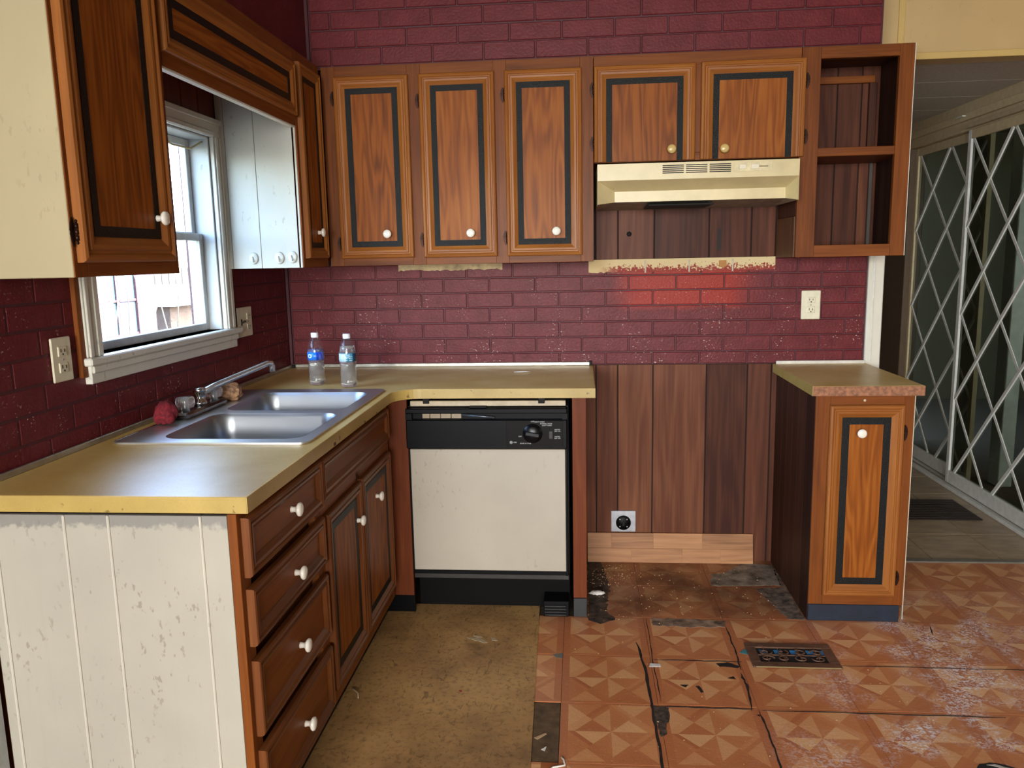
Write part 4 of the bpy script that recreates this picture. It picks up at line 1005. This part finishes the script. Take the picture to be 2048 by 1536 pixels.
# ------------------------------------------------------------------ scraps and crumbs
def flake(name, pts, mat, z, label, cat='scrap', group=None, t=.0012):
    return tag(MB().poly(pts, z, z+t).build(name, mat), label, cat, group)
SCR = plain('scrap_white', 'd8d4cc', .7)
def blob(cx, cy, r, seed, sx=1.0):
    q = random.Random(seed); return [(cx+r*sx*q.uniform(.55, 1)*math.cos(a*.7), cy+r*q.uniform(.55, 1)*math.sin(a*.7)) for a in range(9)]
crumple('paper_wad', (1.395, -.392, .0012), (.032, .014, .009), SCR, 'small white crumpled wad on the grimy floor beside the end panel', 'scrap', 5.5)
flake('paint_flake', [(.905, -.80), (.955, -.802), (.985, -.832), (.975, -.838), (.955, -.826), (.935, -.818)], plain('beige_flake', 'a8977c', .7), .0032, 'long beige flake on the brown vinyl sheet', group='flakes on the vinyl sheet')
flake('paint_flake', [(.925, -.782), (.955, -.785), (.962, -.795), (.94, -.795)], plain('beige_flake', 'a8977c', .7), .0032, 'small beige flake behind the long flake on the vinyl sheet', group='flakes on the vinyl sheet')
flake('paint_flake', [(.995, -.795), (1.008, -.797), (1.022, -.818), (1.0, -.815)], plain('beige_flake', 'a8977c', .7), .0032, 'beige flake right of the long flake on the vinyl sheet', group='flakes on the vinyl sheet')
flake('red_bit', blob(.936, -1.164, .007, 4), plain('red_bit_paint', '9c2a2a', .5), .0032, 'tiny red bit on the brown vinyl sheet')
flake('paper_chip', [(1.565, -.952), (1.60, -.955), (1.60, -.972), (1.56, -.975)], SCR, .001, 'white chip beside the crack in the tile floor')
flake('paper_chip', [(1.213, -1.455), (1.228, -1.44), (1.224, -1.462)], SCR, 0, 'white pointed chip on the bare underlay strip')
flake('wood_splinter', [(1.19, -1.40), (1.222, -1.375), (1.226, -1.38), (1.20, -1.408)], plain('pale_splinter', 'b99a78', .7), 0, 'pale wood splinter on the bare underlay strip')
tag(MB().tube([(.575, -1.165, .005), (.592, -1.185, .006), (.605, -1.20, .006), (.612, -1.225, .005)], .0025, 6).build('cord_scrap', plain('pale_cord', 'b9a98a', .6)), 'short pale cord end on the vinyl sheet by the drawers', 'scrap')
tag(MB().tube([(1.235, -1.555, .002), (1.25, -1.535, .002), (1.262, -1.532, .002), (1.282, -1.525, .002), (1.279, -1.50, .002), (1.272, -1.49, .002)], .0028, 6).build('white_ribbon', plain('ribbon_white', 'e2dcd2', .6)), 'curly white ribbon on the floor at the bottom of the picture', 'scrap')
b = MB(); rr = random.Random(3)
for k in range(420):
    if k < 170: x, y = rr.gauss(1.46, .06), rr.uniform(-.32, -.05)
    elif k < 330: x, y = rr.uniform(1.37, 2.1), rr.uniform(-.65, -.1)
    else: x, y = rr.uniform(1.3, 2.6), rr.uniform(-1.5, -.6)
    if not (1.36 < x < 2.17) and y > -.62: continue
    if y > -.07: continue
    s = rr.uniform(.0015, .0042); a = rr.uniform(0, PI)
    b.add([(x+s*math.cos(a), y+s*math.sin(a), .0008), (x-s*.5*math.sin(a), y+s*.5*math.cos(a), .0008), (x-s*math.cos(a), y-s*math.sin(a), .0008), (x+s*.5*math.sin(a), y-s*.5*math.cos(a), .0008), (x, y, .0008+s*.6)],
          [(0, 1, 4), (1, 2, 4), (2, 3, 4), (3, 0, 4), (3, 2, 1, 0)])
stuff(tag(b.build('floor_crumbs', plain('crumb_tan', 'b59a72', .8, var=.2)), 'pale crumbs scattered over the floor of the empty range space', 'crumbs'))

# ------------------------------------------------------------------ outdoors, seen through the window
gnd = struct(MB().box(-40, -.2, -30, 40, -.75, -.65).build('ground_outside', plain('dry_grass', '4c4a38', .9, var=.2, scale=3)))
gh = thing('greenhouse', 'lean-to greenhouse with pale blue panes and maroon bars outside the window', 'greenhouse', (-4, 4.0, -.65), 0)
MR = plain('maroon_bar', '42181f', .6); PB = plain('pale_blue_pane', '54788a', .15, var=.05)
for i in range(4):
    for j in range(5): boxpart('pane', PB, gh, -.02, 0, .02+i*.4, .38+i*.4, .05+j*.4, .41+j*.4, 0)
for i in range(5): boxpart('upright', MR, gh, -.03, .03, -.02+i*.4, .02+i*.4, 0, 2.06)
for j in range(6): boxpart('crossbar', MR, gh, -.03, .02, 0, 1.6, .02+j*.4, .05+j*.4)
boxpart('corner_post', plain('plum_board', '46304f', .6), gh, -.3, .02, 1.63, 2.0, 0, 2.1)
sh = thing('shed', 'small brown garden shed with grey roof outside the window', 'shed', (-5.4, 7.3, -.65), 0)
boxpart('shed_wall', plain('shed_brown', '433022', .8, var=.2), sh, 0, .9, 0, .9, 0, 1.45)
MB().add([(-.1, -.1, 1.45), (1.05, -.1, 1.45), (1.05, 1.0, 1.45), (-.1, 1.0, 1.45), (-.1, .45, 1.75), (1.05, .45, 1.75)], [(0, 1, 5, 4), (2, 3, 4, 5), (1, 2, 5), (3, 0, 4), (3, 2, 1, 0)]).build('shed_roof', plain('roof_grey', '4a5054', .7), sh)
bd = thing('outbuilding', 'low white sided outbuilding beyond the shed', 'outbuilding', (-6.2, 9.2, -.65), 0)
for k in range(7): boxpart('siding_board', plain('white_siding', '6f7276', .7), bd, 0, 2, 0, 2.0, k*.19, k*.19+.18, .005)
fnc = thing('fence', 'dark board fence beyond the outbuildings', 'fence', (-8.5, 9, -.65), 0)
for k in range(24): boxpart('fence_board', plain('fence_grey', '3e3b34', .9), fnc, 0, .03, k*.32, k*.32+.3, 0, 1.95, .004)
def tree(loc, h, r, label, seed, mat):
    t = thing('evergreen_tree', label, 'tree', loc, 0, 'trees beyond the fence'); q = random.Random(seed)
    MB().tube([(0, 0, 0), (.05, 0, h*.5), (0, .05, h*.95)], [.14, .1, .03], 7).build('trunk', plain('bark', '5a4a3a', .9), t)
    b = MB()
    for k in range(1100):
        z = q.uniform(.18, 1); rad = r*(1.05-z)**.6*q.random()**.4; a = q.uniform(0, 2*PI); s = q.uniform(.09, .2)
        c_ = Vector((rad*math.cos(a), rad*math.sin(a), z*h)); u = Vector((q.gauss(0, 1), q.gauss(0, 1), q.gauss(0, 1))).normalized(); v = u.orthogonal().normalized()
        b.add([c_-u*s, c_+v*s*.4, c_+u*s, c_-v*s*.4], [(0, 1, 2, 3)])
    stuff(b.build('foliage', mat, t))
GRN = plain('tree_green', '38501c', .8, var=.25, scale=8)
tree((-11.5, 12.8, -.65), 5.4, 1.7, 'green tree at the left beyond the fence', 1, GRN); tree((-12.5, 16.5, -.65), 6.2, 2.0, 'taller green tree at the right beyond the fence', 2, GRN)
bs = thing('bare_bush', 'bare branched bush just outside the window', 'bush', (-2.6, 3.3, -.65), 0); q = random.Random(9)
for k in range(26):
    x, y, z = q.uniform(-.3, .3), q.uniform(-.7, 1.1), 0; pts = [(x*.3, y*.4, 0)]; dx, dy = q.gauss(0, .12), q.gauss(0, .16)
    for i in range(6): x += dx+q.gauss(0, .05); y += dy+q.gauss(0, .07); z += .36; pts.append((x, y, z))
    MB().tube(pts, [.014-.0019*i for i in range(7)], 5).build('branch', plain('twig_pale', '7a7064', .8), bs)
